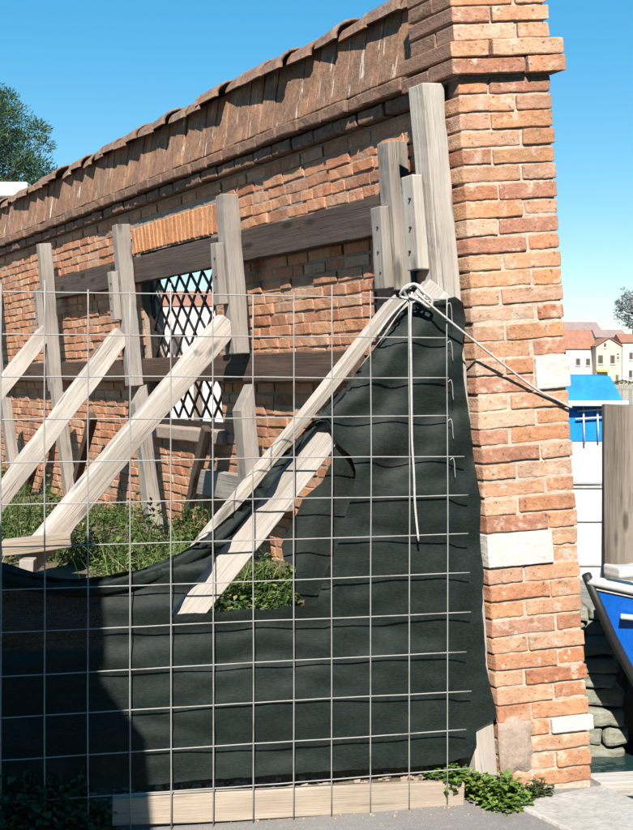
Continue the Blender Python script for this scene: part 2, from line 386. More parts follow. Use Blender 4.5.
def jr(x=.004): return random.uniform(-x, x)
white_blocks = []
def pier_px(px, py):                                  # photo pixel -> (a, h) on the pier's front face
    e3 = (WD * e_s + WN * e_n); nn = e3.cross(WU).normalized()
    D = ray(px, py); t = (W0 - CAM).dot(nn) / D.dot(nn); P = CAM + D * t - W0
    return P.dot(e3), P.dot(WU)
STONES = []
for (x0, yy0, x1, yy1) in ((537, 361, 574, 390), (482, 540, 551, 572), (560, 720, 596, 740)):
    A0, H0 = pier_px(x0, yy1); A1, H1 = pier_px(x1, yy0 - 3)
    STONES.append([A0, A1, H0, H1])
NC = 50
rows = []
# snap the stones to whole courses
for s_ in STONES:
    c0 = round(s_[2] / PIT); c1 = max(c0 + 1, round(s_[3] / PIT)); s_[2], s_[3] = c0, c1
STONES[0][0] = .24; STONES[0][1] = .378; STONES[1][0] = -.004; STONES[1][1] = .262; STONES[2][0] = .215; STONES[2][1] = .385
STONES[2][3] = STONES[2][2] + 1; STONES[0][3] = STONES[0][2] + 2; STONES[1][3] = STONES[1][2] + 2
CORN = (41, 42)
for ci in range(NC):
    h0 = ci * PIT + .0045; h1 = (ci + 1) * PIT - .0045
    ex = .040 if ci in CORN else (.006 if ci > 42 else 0)
    W_, L_ = PIER_W, PIER_L
    fl = ci % 2
    cut = W_ * (.655 if fl else .35) + jr(.018)
    skip = [s_ for s_ in STONES if s_[2] <= ci < s_[3]]
    dep = .12 if fl else .245
    segs = [(0 - ex, cut - .006), (cut + .006, W_ + ex)]
    for s_ in skip:
        new = []
        for (a0, a1) in segs:
            b0, b1 = max(a0, s_[1] + .01), a1
            l0, l1 = a0, min(a1, s_[0] - .01)
            if l1 - l0 > .03: new.append((l0, l1))
            if b1 - b0 > .03: new.append((b0, b1))
        segs = new
    left_used = 0
    for (a0, a1) in segs:
        j = random.uniform(-.004, .007)
        if a0 < .01:
            bd = dep if L_ - dep > .08 else L_ + ex * .7
            left_used = bd
        else: bd = .245 if fl else .12
        mt = M['brick_pier']
        pier_brick(a0 + jr(.003), a1 + jr(.003), -ex + j, bd, h0 + jr(.003), h1 + jr(.003), mt, ci * 3 + a0 * 10, amp=.005)
    # bricks of the left flank behind the corner
    if left_used == 0: left_used = .13
    b0 = left_used + .012
    if L_ + ex - b0 > .05:
        pier_brick(-ex + jr(.004), .115, b0, L_ + ex * .7, h0 + jr(), h1 + jr(), M['brick_dark'] if ci >= 41 else M['brick_pier'], ci * 5 + 2, amp=.006)
for q, s_ in enumerate(STONES):
    o = pier_brick(s_[0], s_[1], -.010, .16, s_[2] * PIT + .004, s_[3] * PIT - .004, M['white_stone'], 300 + q, 'stone_block', .003)
    o['label'] = ['small white stone block at the right edge at rope height', 'wide white stone block at the left edge of the pier', 'small white stone block low on the right edge'][q]
# mortar core and cement smear low on the left corner
V, F = [], []
def shear(a, b, h): return Vector((a * e_s + b, a * e_n, h))
for h in (-.05, NC * PIT):
    V += [shear(.008, .008, h), shear(PIER_W - .008, .008, h), shear(PIER_W - .008, PIER_L - .008, h), shear(.008, PIER_L - .008, h)]
F = [(0, 1, 5, 4), (1, 2, 6, 5), (2, 3, 7, 6), (3, 0, 4, 7), (4, 5, 6, 7)]
mk('mortar', V, F, M['mortar'], pier)
V, F = [], []
random.seed(3)
pa, ph = 10, 12
for i in range(pa + 1):
    for j in range(ph + 1):
        ang = Vector((i / pa - .5, j / ph - .5)); k = 1 + .2 * nz((ang.x * 3, ang.y * 3, 0), 1, 5)
        k = 1 + .55 * nz((ang.normalized().x * 1.2, ang.normalized().y * 1.2, 0), 1.6, 5) if ang.length > .01 else 1
        a = max(-.004, .055 + ang.x * .15 * k); h = .185 + ang.y * .215 * k
        edgef = min(1, (.5 - max(abs(ang.x), abs(ang.y))) * 6)
        V.append(shear(a, .004 - .016 * edgef + .004 * nz((a, h, 0), 40, 2), h))
for i in range(pa):
    for j in range(ph): a = i * (ph + 1) + j; F.append((a, a + ph + 1, a + ph + 2, a + 1))
mk('cement_patch', V, F, M['patch'], pier, smooth=True)

# ------------------------------------------------------------------ leaning brick wall
PF = -.20                                             # wall face, set back from the pier's flank
wall = tag(empty('brick_wall', WM), 'long leaning old brick wall with tiled coping and lattice window', 'brick wall')
S0, S1, HC = .318, 12.6, kh(2.775)
WIN = (ks(2.64), ks(3.82), kh(1.30), kh(2.475))                       # opening: s0 s1 h0 h1
ARCH = (ks(2.53), ks(3.93), kh(2.475), kh(2.655))
bricks = []                                           # (s, h, length, height)
random.seed(21); wp_ = .0625; hh = .36; ri = 0
while hh < HC - .02:
    bh = wp_ - .010
    s = S0 - random.uniform(0, .2)
    while s < S1:
        L = random.choice((.225, .225, .225, .11, .19)) + random.uniform(-.012, .012)
        a, b = s, s + L
        s = b + random.uniform(.008, .014)
        parts = [(a, b)]
        for (x0, x1, z0, z1) in (WIN, ARCH):
            if hh + bh > z0 + .01 and hh < z1 - .01:
                new = []
                for (p, q) in parts:
                    if q <= x0 or p >= x1: new.append((p, q))
                    else:
                        if x0 - .004 - p > .04: new.append((p, x0 - .004))
                        if q - x1 - .004 > .04: new.append((x1 + .004, q))
                parts = new
        for (p, q) in parts:
            if q > S0 + .06: bricks.append((max(p, S0), q, hh, bh))
    hh += wp_; ri += 1
near = sorted([b for b in bricks if b[2] > .78 and b[1] > .30], key=lambda b: b[0])[:300]
nearset = set(near)
variants = {}
for ln in (.06, .09, .115, .15, .20, .235):
    for k in range(4):
        V, F = rbox(ln, .075, .0535, .0045, .0038, ln * 100 + k * 7.7, 3 if ln > .14 else 1, 0, 20)
        variants[(ln, k)] = (mesh('brick', V, F), V, F, ln)
        variants[(ln, k)][0].materials.append(M['brick_wall'])
def pick(L): return min((.06, .09, .115, .15, .20, .235), key=lambda x: abs(x - L))
JV, JF = [], []
for b in bricks:
    L = b[1] - b[0]; key = (pick(L), random.randrange(4)); me, V, F, ln = variants[key]
    proud = random.uniform(-.006, .006)
    c = Vector(((b[0] + b[1]) / 2, PF - .0375 + proud, b[2] + b[3] / 2 + jr(.003)))
    mt = Matrix.Translation(c) @ Matrix.Rotation(jr(.018), 4, 'Y') @ Matrix.Rotation(jr(.015), 4, 'Z') @ Matrix.Diagonal((L / ln, 1, 1 + jr(.06), 1))
    if b in nearset:
        o = bpy.data.objects.new('brick', me); col.objects.link(o); o.parent = wall; o.matrix_basis = mt
    else:
        k0 = len(JV); JV += [mt @ p for p in V]; JF += [tuple(k0 + i for i in f) for f in F]
tag(mk('brickwork', JV, JF, M['brick_wall'], wall), kind='stuff')
# flat arch of upright bricks over the window
n_arch = 21; aw = (ARCH[1] - ARCH[0]) / n_arch
for i in range(n_arch):
    V, F = rbox(aw - .009, .08, ARCH[3] - ARCH[2] - .012, .006, .004, 500 + i, 0, 1, 20)
    sk = (i - n_arch / 2 + .5) / n_arch
    c = Vector((ARCH[0] + aw * (i + .5), PF - .038 + jr(.004), (ARCH[2] + ARCH[3]) / 2 + .006 * (1 - 4 * sk * sk)))
    mk('arch_brick', V, F, M['brick_arch'], wall, Matrix.Translation(c) @ Matrix.Rotation(sk * .22, 4, 'Y'))
# mortar body with the window opening left free
V, F = [], []
nb, nf = PF - .15, PF - .007
bbox(V, F, S0, WIN[0], nb, nf, -.05, HC); bbox(V, F, WIN[1], S1, nb, nf, -.05, HC)
bbox(V, F, WIN[0], WIN[1], nb, nf, -.05, WIN[2] - .002); bbox(V, F, WIN[0], WIN[1], nb, nf, WIN[3], HC)
bbox(V, F, S0, S1, PF - .20, PF - .03, HC, kh(3.14))
mk('mortar', V, F, M['mortar_dark'], wall)
# window sill and lattice grille
V, F = rbox(WIN[1] - WIN[0] + .10, .20, .085, .01, .004, 77, 8, 0, 8)
mk('window_sill', V, F, M['patch'], wall, Matrix.Translation(((WIN[0] + WIN[1]) / 2, PF - .055, WIN[2] - .012)))
gr = mk('window_grille', *(lambda V, F: (bbox(V, F, WIN[0] + .03, WIN[0] + .075, PF - .065, PF - .030, WIN[2] + .032, WIN[3]),
        bbox(V, F, WIN[1] - .075, WIN[1] - .03, PF - .065, PF - .030, WIN[2] + .032, WIN[3]),
        bbox(V, F, WIN[0] + .075, WIN[1] - .075, PF - .065, PF - .030, WIN[2] + .032, WIN[2] + .07),
        bbox(V, F, WIN[0] + .075, WIN[1] - .075, PF - .065, PF - .030, WIN[3] - .04, WIN[3]), (V, F))[-1])([], []), M['iron'], wall)
gx0, gx1, gz0, gz1 = WIN[0] + .075, WIN[1] - .075, WIN[2] + .07, WIN[3] - .04
for fam in (1, -1):
    k = -12
    while k < 24:
        # z = gz0 + fam*(x - c)
        c = gx0 + k * .188
        xs_ = []
        for zz in (gz0, gz1):
            xs_.append(c + fam * (zz - gz0))
        lo, hi = max(min(xs_), gx0), min(max(xs_), gx1)
        if hi - lo > .03:
            z0, z1 = gz0 + fam * (lo - c), gz0 + fam * (hi - c)
            A, B = Vector((lo, 0, z0)), Vector((hi, 0, z1)); Lb = (B - A).length
            V, F = [], []; bbox(V, F, -Lb / 2, Lb / 2, -.004, .004, -.0105, .0105)
            mt = Matrix.Translation(((lo + hi) / 2, PF - .043 - (.009 if fam > 0 else 0), (z0 + z1) / 2)) @ Matrix.Rotation(-math.atan2(z1 - z0, hi - lo), 4, 'Y')
            mk('bar', V, F, M['iron'], gr, mt)
        k += 1
# coping: two projecting courses, a sloping course of tiles, curved ridge tiles
random.seed(8)
for ci, (pr, h) in enumerate(((.05, kh(2.778)), (.085, kh(2.846)))):
    s = .335 + (0 if ci else .0)
    while s < S1:
        L = random.uniform(.215, .245); 
        V, F = rbox(L - .010, .16, .060, .009, .006, s * 9 + ci, 2, 0, 18)
        mk('cornice_brick', V, F, M['brick_dark'], wall, Matrix.Translation((s + L / 2, PF - .08 + pr + jr(.007), h + .031 + jr(.003))) @ Matrix.Rotation(jr(.03), 4, 'Y'))
        s += L
sa = Vector((0, PF + .050, kh(2.916))); sb = Vector((0, PF - .012, kh(3.205))); sl = (sb - sa).length; ang = math.atan2(sb.z - sa.z, sb.y - sa.y)
s = .335
while s < S1:
    L = random.uniform(.135, .165)
    V, F = rbox(L - .004, sl + .02, .03, .006, .0045, s * 5, 0, 0, 16)
    # local y along the slope
    mt = Matrix.Translation((s + L / 2, (sa.y + sb.y) / 2, (sa.z + sb.z) / 2)) @ Matrix.Rotation(ang + jr(.012), 4, 'X') @ Matrix.Translation((0, 0, -.006 + jr(.004)))
    mk('coping_tile', V, F, M['coping'], wall, mt); s += L
s = .30; k = 0
while s < S1:
    L = .34; V, F = [], []; seg, ring = 9, 5; th = .016
    r0, r1 = .108 + jr(.012), .084 + jr(.012)
    for rr in (0, -th):
        for i in range(ring + 1):
            u = i / ring; rad = r0 + (r1 - r0) * u + rr
            for j in range(seg + 1):
                an = math.pi * (j / seg) * 1.08 - .04 * math.pi
                V.append(Vector((u * L, math.cos(an) * rad * 1.25, math.sin(an) * rad * .80 + .006 * nz((u * L, j, s), 4, k))))
    nn_ = (ring + 1) * (seg + 1)
    for i in range(ring):
        for j in range(seg):
            a = i * (seg + 1) + j; F.append((a, a + seg + 1, a + seg + 2, a + 1)); F.append((nn_ + a, nn_ + a + 1, nn_ + a + seg + 2, nn_ + a + seg + 1))
        for j in (0, seg):
            a = i * (seg + 1) + j; F.append((a, a + seg + 1, nn_ + a + seg + 1, nn_ + a))
    for i in (0, ring):
        for j in range(seg): a = i * (seg + 1) + j; F.append((a, a + 1, nn_ + a + 1, nn_ + a))
    mt = Matrix.Translation((s, PF - .045 + jr(.022), kh(3.195) + jr(.014))) @ Matrix.Rotation(-.045 + jr(.02), 4, 'Y') @ Matrix.Rotation(jr(.03), 4, 'Z')
    mk('ridge_tile', V, F, M['tile'], wall, mt, smooth=True); s += .25 + jr(.03); k += 1

# ------------------------------------------------------------------ timber shoring
def axes(xa, za):
    xa = xa.normalized(); ya = za.cross(xa).normalized(); za = xa.cross(ya).normalized(); return xa, ya, za
def timber_m(p0, p1, zref):
    xa, ya, za = axes(p1 - p0, zref); c = (p0 + p1) / 2
    return Matrix(((xa.x, ya.x, za.x, c.x), (xa.y, ya.y, za.y, c.y), (xa.z, ya.z, za.z, c.z), (0, 0, 0, 1)))
tsd = [0]
def timber(name, p0, p1, wy, wz, zref, mat, label=None, cat='timber', group=None, parent=None, cut0=0, cut1=0, amp=.004, taper=0, pM=None):
    tsd[0] += 1
    L = (p1 - p0).length
    V, F = rbox(L, wy, wz, .005, 0, 0, max(6, int(L / .05)), 1)
    for p in V:
        f = p.x / L + .5
        q = (nz((p.x * .6, p.y * 9, p.z * 9), 4, tsd[0]) * amp, nz((p.x, p.y * 3, p.z * 3), 3, tsd[0] + 4) * amp * 1.4, nz((p.x, p.y * 3, p.z * 3), 3, tsd[0] + 9) * amp * 1.4)
        p.x += q[0] + cut1 * p.z * max(0, f * 2 - 1) ** 6 + cut0 * p.z * max(0, 1 - f * 2) ** 6
        k = 1 - taper * f; ch = 1 - .10 * max(0, nz((p.x * 6, p.y * 20, p.z * 20), 1.6, tsd[0] + 31)) * (1 if abs(p.y) > wy * .4 and abs(p.z) > wz * .4 else 0)
        p.y = p.y * k * ch + q[1]; p.z = p.z * k * ch + q[2]
    m = timber_m(p0, p1, zref)
    if parent is not None: m = pM.inverted() @ m
    o = mk(name, V, F, mat, parent, m)
    if parent is None: tag(o, label, cat, group)
    return o, m
# horizontal walers against the wall
def wl(s, n, h): return wp(ks(s), n, kh(h))
timber('waler', wl(.62, PF + .046, 2.357), wl(5.62, PF + .046, 2.362), .08, .175, WU, M['wood_dark'], 'dark brown upper horizontal beam across the wall above the lattice window', 'beam', 'walers on the wall')
timber('waler', wl(.98, PF + .046, 1.70), wl(9.6, PF + .046, 1.70), .08, .155, WU, M['wood_red'], 'dark reddish brown horizontal beam crossing the lower half of the lattice window', 'beam', 'walers on the wall')
timber('waler', wl(1.75, PF + .06, 1.02), wl(3.0, PF + .06, 1.02), .06, .16, WU, M['wood_grey'], 'short grey board low on the wall beneath the lattice window', 'beam', 'walers on the wall')
# uprights with cleats
def upright(s, hb, ht, n_in, mat, label, cl=None, w_s=.10, w_n=.10, ds=0, cleat_mat=None, wl=wl):
    p0, p1 = wl(s + ds, n_in + w_n / 2, hb), wl(s, n_in + w_n / 2, ht)
    o, m = timber('upright', p0, p1, w_s, w_n, WN, mat, label, 'post', 'uprights of the shoring')
    if cl:
        hb2, ht2, sc = cl
        timber('cleat', wl(sc, n_in + w_n + .029, hb2), wl(sc, n_in + w_n + .029, ht2), .085, .05, WN, cleat_mat or mat, parent=o, pM=m)
        for fr in (.2, .45, .75):
            c = wl(sc, n_in + w_n + .055, hb2 + (ht2 - hb2) * fr) + WD * jr(.02)
            tv, tf = tube([c - WN * .006, c + WN * .004], .005, 8); mk('nail', tv, tf, M['iron'], o, m.inverted())
    return o
NR = PF + .092
upright(7.30, 1.35, 2.62, NR, M['wood_grey'], 'grey upright at the far left edge of the wall, cut by the frame')
upright(5.52, 1.55, 2.715, NR, M['wood_grey'], 'grey upright on the left wall, second from the far end', (2.02, 2.36, 5.53))
upright(3.75, 1.60, 2.665, NR, M['wood_grey'], 'grey upright just left of the lattice window', (2.04, 2.36, 3.76), ds=-.03)
upright(2.075, 1.78, 2.635, NR, M['wood_grey'], 'grey upright just right of the lattice window', (2.05, 2.38, 2.085))
upright(.56, 2.02, 2.655, PF + .006, M['wood_grey'], 'short half shaded upright next to the pier, beside the tall white post', (2.03, 2.38, .57))
upright(.115, .02, 2.80, .014, M['wood_pale'], 'tall bleached white upright standing against the brick pier', (2.08, 2.45, .14), .10, .105, ds=-.06, wl=wp)
# raking props
def raker(s, top, foot, label, wz=.125, wy=.085, mat='wood_pale', footY=None, topP=None, ext=.12):
    s = ks(s); p1 = topP or shit(top[0], top[1], s)
    p0 = at(foot[0], foot[1], footY) if footY else shit(foot[0], foot[1], s)
    p0 = p0 + (p0 - p1).normalized() * ext
    return timber('raking_prop', p0, p1, wy, wz, Vector((0, 0, 1)), M[mat], label, 'prop', 'raking props of the shoring', amp=.007)
raker(7.30, (-25, 322), (-92, 400), 'pale raking prop out at the far left')
raker(5.52, (47, 330), (-20, 415), 'pale raking prop leftmost in view, running off the left edge', mat='wood_pale')
raker(3.74, (122, 334), (4, 492), 'pale raking prop second from the left, leading to the post left of the window')
raker(2.08, (228, 322), (42, 545), 'long pale raking prop crossing in front of the lattice window')
raker(.57, (401, 294), (208, 538), 'narrow pale raking prop running along the top edge of the black net', wz=.052, wy=.055)
p_top = at(437, 289, 4.685)
raker(.1, None, (180, 622), 'thick white raking prop seen through the hole in the black net', .105, .085, footY=4.455, topP=p_top, ext=.10)
# stakes and blocking lower down
def stake(a, b, n, wd, label, mat='wood_grey', cut=1.2, th=.09, cat='stake', name='stake'):
    n -= .08; s0, h0 = whit(a[0], a[1], n); s1, h1 = whit(b[0], b[1], n)
    return timber(name, wp(s1, n, h1), wp(s0, n, h0), wd, th, WN, M[mat], label, cat, 'lower stakes by the wall', cut1=cut)
stake((5, 398), (14, 470), .08, .12, 'lowest pale stake at the far left edge', 'wood_grey', .3)
stake((57, 388), (72, 505), .08, .10, 'narrow grey stake behind the second raking prop', 'wood_grey')
stake((138, 394), (156, 542), .10, .11, 'grey stake with slanted top left of and below the window', 'wood_grey', -1.3)
stake((243, 397), (253, 520), .10, .12, 'grey stake with pointed top right of and below the window', 'wood_grey', -1.6)
stake((207, 428), (186, 520), -.02, .06, 'added dark slanting timber in place of a shadow under the right end of the window sill', 'wood_dark', .2, .05, 'timber', 'leaning_timber')  # added dark timber, stands in for a prop's shadow on the wall
stake((40, 440), (24, 500), .0, .08, 'added dark slanting timber in place of shade behind the leftmost raking props', 'wood_dark', .2, .06, 'timber', 'leaning_timber')  # dark timber added as shadow behind the props
stake((93, 416), (76, 482), .03, .07, 'thin dark reddish timber leaning behind the second raking prop', 'wood_red', .2, .06, 'timber', 'leaning_timber')
stake((352, 452), (372, 500), .12, .05, 'narrow orange brown timber deep behind the hole in the net', 'wood_red', .2, .05, 'timber', 'leaning_timber')
bp = shit(40, 545, ks(2.08)) * .975 + CAM * .025
timber('foot_block', bp + Vector((-.19, .02, -.015)) + FN * .0, bp + Vector((.15, .05, .02)), .09, .075, Vector((0, 0, 1)), M['wood_tan'], 'short horizontal tan block at the foot of the long raking prop', 'block')
timber('foot_stake', Vector((bp.x - .05, bp.y - .05, .45)), Vector((bp.x - .045, bp.y - .06, bp.z - .06)), .07, .08, Vector((0, 1, 0)), M['wood_grey'], 'stubby grey stake in the weeds under the tan foot block', 'stake')
# boards at the foot of the fence
b0, b1 = fhit(112, 811, .03), fhit(463, 793, .03)
timber('base_board', b0, b1, .035, .105, Vector((0, 0, 1)), M['wood_tan'], 'long tan board lying on edge along the bottom of the fence', 'board')

# ------------------------------------------------------------------ wire fence
fence = tag(empty('wire_fence', Matrix.Translation(F0)), 'grey square welded wire mesh fence in front of the timbers', 'fence')
random.seed(5); CELL = .15
def wire(pts):
    V, F = tube(pts, .0026, 6); mk('wire', V, F, M['wire'], fence, smooth=True)
zt = [.14 + CELL * i for i in range(13)]
NVW = 16
for i in range(NVW):
    u = i * CELL + jr(.003); z0 = -.0 + jr(.012) if i else .02; z1 = zt[-1] + random.uniform(.004, .05)
    pts = []
    for k in range(13):
        z = z0 + (z1 - z0) * k / 12
        pts.append(FD * (u + .004 * nz((u, 0, z), 1.5, 3)) + Vector((0, 0, z)) + FN * (.004 + .007 * nz((u * .8, 0, z), 1.2, 8)))
    wire(pts)
for j, z in enumerate(zt):
    r_end = (.006 if j in (12, 11, 9) else random.uniform(.05, .11)) if j > 7 else random.uniform(.075, .10)
    if j > 8: r_end = random.uniform(.004, .012)
    pts = []; uL = (NVW - 1) * CELL + .06
    for k in range(30):
        u = -r_end + (uL + r_end) * k / 29
        sag = .006 * nz((u, j, 0), 1.3, 2)
        pts.append(FD * u + Vector((0, 0, z + sag + jr(.0006))) + FN * (-.003 + .007 * nz((u * .8, 0, z), 1.2, 8)))
    wire(pts)

# black shade net with its hole
outl = [(-70, 560), (-30, 566), (0, 570), (24, 575), (47, 578), (75, 579), (103, 576), (141, 569), (180, 553), (206, 536), (236, 510), (256, 488), (274, 464), (298, 438), (319, 413), (345, 386), (372, 352), (388, 330), (400, 312),
        (411, 303), (436, 301), (455, 297), (463, 303), (466, 320), (462, 345), (464, 380), (470, 420), (474, 460), (481, 500), (480, 540), (484, 575), (482, 610), (485, 640), (486, 665), (491, 690), (496, 708), (497, 718), (486, 724), (476, 730), (477, 745),
        (470, 757), (440, 764), (400, 768), (350, 770), (300, 773), (250, 777), (200, 780), (150, 785), (100, 788), (50, 792), (0, 797), (-70, 803)]
hole = [(168, 615), (200, 576), (232, 536), (262, 499), (290, 457), (309, 430), (319, 421), (327, 421), (333, 434), (340, 446), (350, 455), (356, 470), (353, 492), (344, 520), (337, 548), (324, 578), (316, 606), (290, 606), (270, 610), (245, 609), (220, 612), (195, 613)]
from mathutils import Vector as Vc
def pip(x, y, poly):
    ins = False; j = len(poly) - 1
    for i in range(len(poly)):
        xi, yi = poly[i]; xj, yj = poly[j]
        if (yi > y) != (yj > y) and x < (xj - xi) * (y - yi) / (yj - yi) + xi: ins = not ins
        j = i
    return ins
def dense(poly, st=5.0):
    out = []
    for i in range(len(poly)):
        a, b = Vc(poly[i]), Vc(poly[(i + 1) % len(poly)]); k = max(1, int((b - a).length / st))
        for q in range(k):
            p = a.lerp(b, q / k); out.append((p.x + .8 * nz((p.x, p.y, 0), .12, 1), p.y + 1.0 * nz((p.x, p.y, 0), .12, 6)))
    return out
od, hd = dense(outl), dense(hole)
pts2, ed2 = [], []
for poly in (od, hd):
    k0 = len(pts2); pts2 += [Vc(p) for p in poly]; ed2 += [(k0 + i, k0 + (i + 1) % len(poly)) for i in range(len(poly))]
random.seed(9)
y = 300.0
while y < 800:
    x = -66.0
    while x < 500:
        q = (x + random.uniform(-1, 1), y + random.uniform(-1, 1))
        if pip(q[0], q[1], od) and not pip(q[0], q[1], hd): pts2.append(Vc(q))
        x += 5.5
    y += 5.5
vo, eo, fo, *_ = delaunay_2d_cdt(pts2, ed2, [], 0, 1e-4)
def topline(x):
    for (xa, ya), (xb, yb) in zip(outl, outl[1:]):
        if xa <= x <= xb: return ya + (yb - ya) * (x - xa) / (xb - xa)
    return 580
def net_off(x, y):
    o = .028
    low = max(0.0, min(1.0, (x - 150) / -60.0 + 1)) if x < 210 else 0.0
    dt = y - topline(x)
    # soft horizontal folds just under the upper edge of the lower band, long creases elsewhere
    if x < 330:
        fold = math.exp(-max(0, y - 575) / 70.0)
        o += .020 * fold * math.sin(y * .16 + .9 * nz((x, y, 0), .012, 4) * 5 + x * .006) + .018 * fold * nz((x * .35, y, 0), .05, 12)
    if 0 <= dt < 26 and x < 400: o += .035 * (1 - dt / 26) * (.6 + .4 * math.sin(dt * .45))
    o += .020 * nz((x * .5, y * 1.8, 0), .014, 7) + .010 * nz((x * .6, y * 1.7, 0), .045, 3)
    o += .010 * max(0, math.sin((y - .12 * x) * .055 + 3 * nz((x, y, 0), .008, 21))) ** 6
    if x > 445: o += (x - 445) * .0011 + .008 * nz((x * 2, y * .5, 0), .05, 15)
    if x > 300 and y < 480: o += .010 * math.sin((x + y) * .09 + 2 * nz((x, y, 0), .02, 9))
    return max(.010, o)
V = [fhit(p.x, p.y, net_off(p.x, p.y)) for p in vo]; F = []
for f in fo:
    c = sum((vo[i] for i in f), Vc((0, 0))) / len(f)
    if pip(c.x, c.y, od) and not pip(c.x, c.y, hd): F.append(tuple(f))
c0 = F0.copy()
tag(mk('shade_net', [p - c0 for p in V], F, M['net'], None, Matrix.Translation(c0), True), 'torn black shade net stretched behind the wire mesh', 'shade net')

# dark sheet of net added for the shade behind the hole's right side
fold = [(281, 545), (294, 520), (303, 498), (322, 482), (331, 463), (330, 440), (352, 436), (374, 444), (374, 480), (366, 520), (350, 560), (330, 614), (306, 616), (304, 598), (292, 588), (296, 568), (284, 560)]
fd2 = dense(fold); pts2 = [Vc(p) for p in fd2]; ed2 = [(i, (i + 1) % len(fd2)) for i in range(len(fd2))]
for i in range(30):
    for j in range(34):
        q = (282 + i * 3.2, 438 + j * 5.3)
        if pip(q[0], q[1], fd2): pts2.append(Vc(q))
vo, eo, fo, *_ = delaunay_2d_cdt(pts2, ed2, [], 0, 1e-4)
V = [fhit(p.x, p.y, .075 + .006 * math.sin(p.x * .13 + p.y * .05) + .025 * nz((p.x, p.y, 0), .02, 2)) for p in vo]
F = [tuple(f) for f in fo if pip(*(sum((vo[i] for i in f), Vc((0, 0))) / len(f)), fd2)]
mk('hole_shade_sheet', [p - c0 for p in V], F, M['net'], bpy.data.objects['shade_net'], None, True)

def smooth_pts(P, n=6):
    out = []
    for i in range(len(P) - 1):
        a = P[max(i - 1, 0)]; b = P[i]; c = P[i + 1]; d_ = P[min(i + 2, len(P) - 1)]
        for k in range(n):
            t_ = k / n
            out.append(.5 * ((2 * b) + (c - a) * t_ + (2 * a - 5 * b + 4 * c - d_) * t_ ** 2 + (3 * b - a - 3 * c + d_) * t_ ** 3))
    out.append(P[-1]); return out
# gathered roll along the sagging upper edge
rl = [(-70, 566), (-30, 571), (0, 575), (30, 582), (60, 587), (90, 588), (120, 583), (150, 574), (180, 562), (206, 546), (230, 525), (254, 499), (276, 470), (300, 443), (322, 418), (345, 392)]
rp_ = smooth_pts([fhit(x, y, .045) for x, y in rl], 8); V, F = [], []; sg = 14
for i, p in enumerate(rp_):
    t_ = (rp_[min(i + 1, len(rp_) - 1)] - rp_[max(i - 1, 0)]).normalized(); b_ = FN.copy(); u_ = t_.cross(b_).normalized()
    fr = i / len(rp_); rad = .034 - .022 * fr
    for k in range(sg):
        an = 2 * math.pi * k / sg; rr = rad * (1 + .28 * math.sin(an * 3 + i * .07) + .35 * nz((math.cos(an) * 1.5, math.sin(an) * 1.5, i * .06), 1.3, 6))
        V.append(p + u_ * math.sin(an) * rr + b_ * math.cos(an) * rr * .7 - c0)
for i in range(len(rp_) - 1):
    for k in range(sg): k2 = (k + 1) % sg; F.append((i * sg + k, i * sg + k2, (i + 1) * sg + k2, (i + 1) * sg + k))
mk('rolled_edge', V, F, M['net'], bpy.data.objects['shade_net'], None, True)

# ------------------------------------------------------------------ ropes
e3 = WD * e_s + WN * e_n; pn = e3.cross(WU).normalized()
if pn.y > 0: pn = -pn
def pfront(px, py, off):
    D = ray(px, py); t_ = ((W0 + pn * off) - CAM).dot(pn) / D.dot(pn); return CAM + D * t_
A = fhit(416, 291, -.015); kn = fhit(428, 303, -.03)
p_r = pfront(570, 407, .012); p_b = p_r + e3 * .02 + WD * .06
pm = pfront(533, 387, .02)
path = [A, kn, kn.lerp(pm, .5) + Vector((0, 0, -.004)), pm, pm.lerp(p_r, .6), p_r, p_r + e3 * .014 + WD * .02, p_b]
V, F = tube(smooth_pts(path, 5), .0046, 7)
ro = tag(mk('tie_rope', V, F, M['rope'], smooth=True), 'pale rope pulled tight from the fence corner across the brick pier', 'rope')
# knot on that rope
kv = [fhit(413 + 11 * math.cos(a) * (1 + .3 * math.sin(3 * a)), 292 + 9 * math.sin(a) * (1 + .3 * math.cos(2 * a)), -.012 - .014 * math.sin(2 * a)) for a in [i * 2 * math.pi / 10 * 2.2 for i in range(11)]]
V, F = tube(smooth_pts(kv, 4), .0055, 7); mk('knot', V, F, M['rope'], ro, smooth=True)
kv = [fhit(x, yv, -.022) for x, yv in ((405, 289), (414, 284), (423, 292), (432, 300), (429, 307), (420, 301), (409, 296))]
V, F = tube(smooth_pts(kv, 4), .0065, 7); mk('knot', V, F, M['rope'], ro, smooth=True)
hv = [fhit(x, yv, -.012) for x, yv in ((412, 292), (410.5, 320), (411, 360), (411.5, 400), (412, 440), (414, 475), (415, 505), (418.5, 541))]
V, F = tube(smooth_pts(hv, 5), .0046, 7)
tag(mk('hanging_rope', V, F, M['rope'], smooth=True), 'loose white rope hanging straight down the fence in front of the net', 'rope')
hv = [fhit(x, yv, -.006) for x, yv in ((411, 296), (402, 304), (394, 312), (386, 322), (377, 335))]
V, F = tube(smooth_pts(hv, 5), .0045, 7)
tag(mk('hem_rope', V, F, M['rope'], smooth=True), 'short pale cord hemming the top corner of the net', 'rope')
for i, (x, yv) in enumerate(((449, 304), (449.5, 342), (450, 381), (450, 420), (452, 459))):
    hv = [fhit(x + dx, yv + dy, o_) for dx, dy, o_ in ((-2, 1, -.004), (1, -1, -.007), (2.5, 5, -.003), (2.8, 12, .004), (3.5, 19, .012))]
    V, F = tube(smooth_pts(hv, 4), .0014, 6)
    tag(mk('net_tie', V, F, M['rope'], smooth=True), ['topmost', 'second from the top', 'middle', 'fourth from the top', 'lowest'][i] + ' of the white ties on the last upright wire', 'tie', 'ties holding the net')

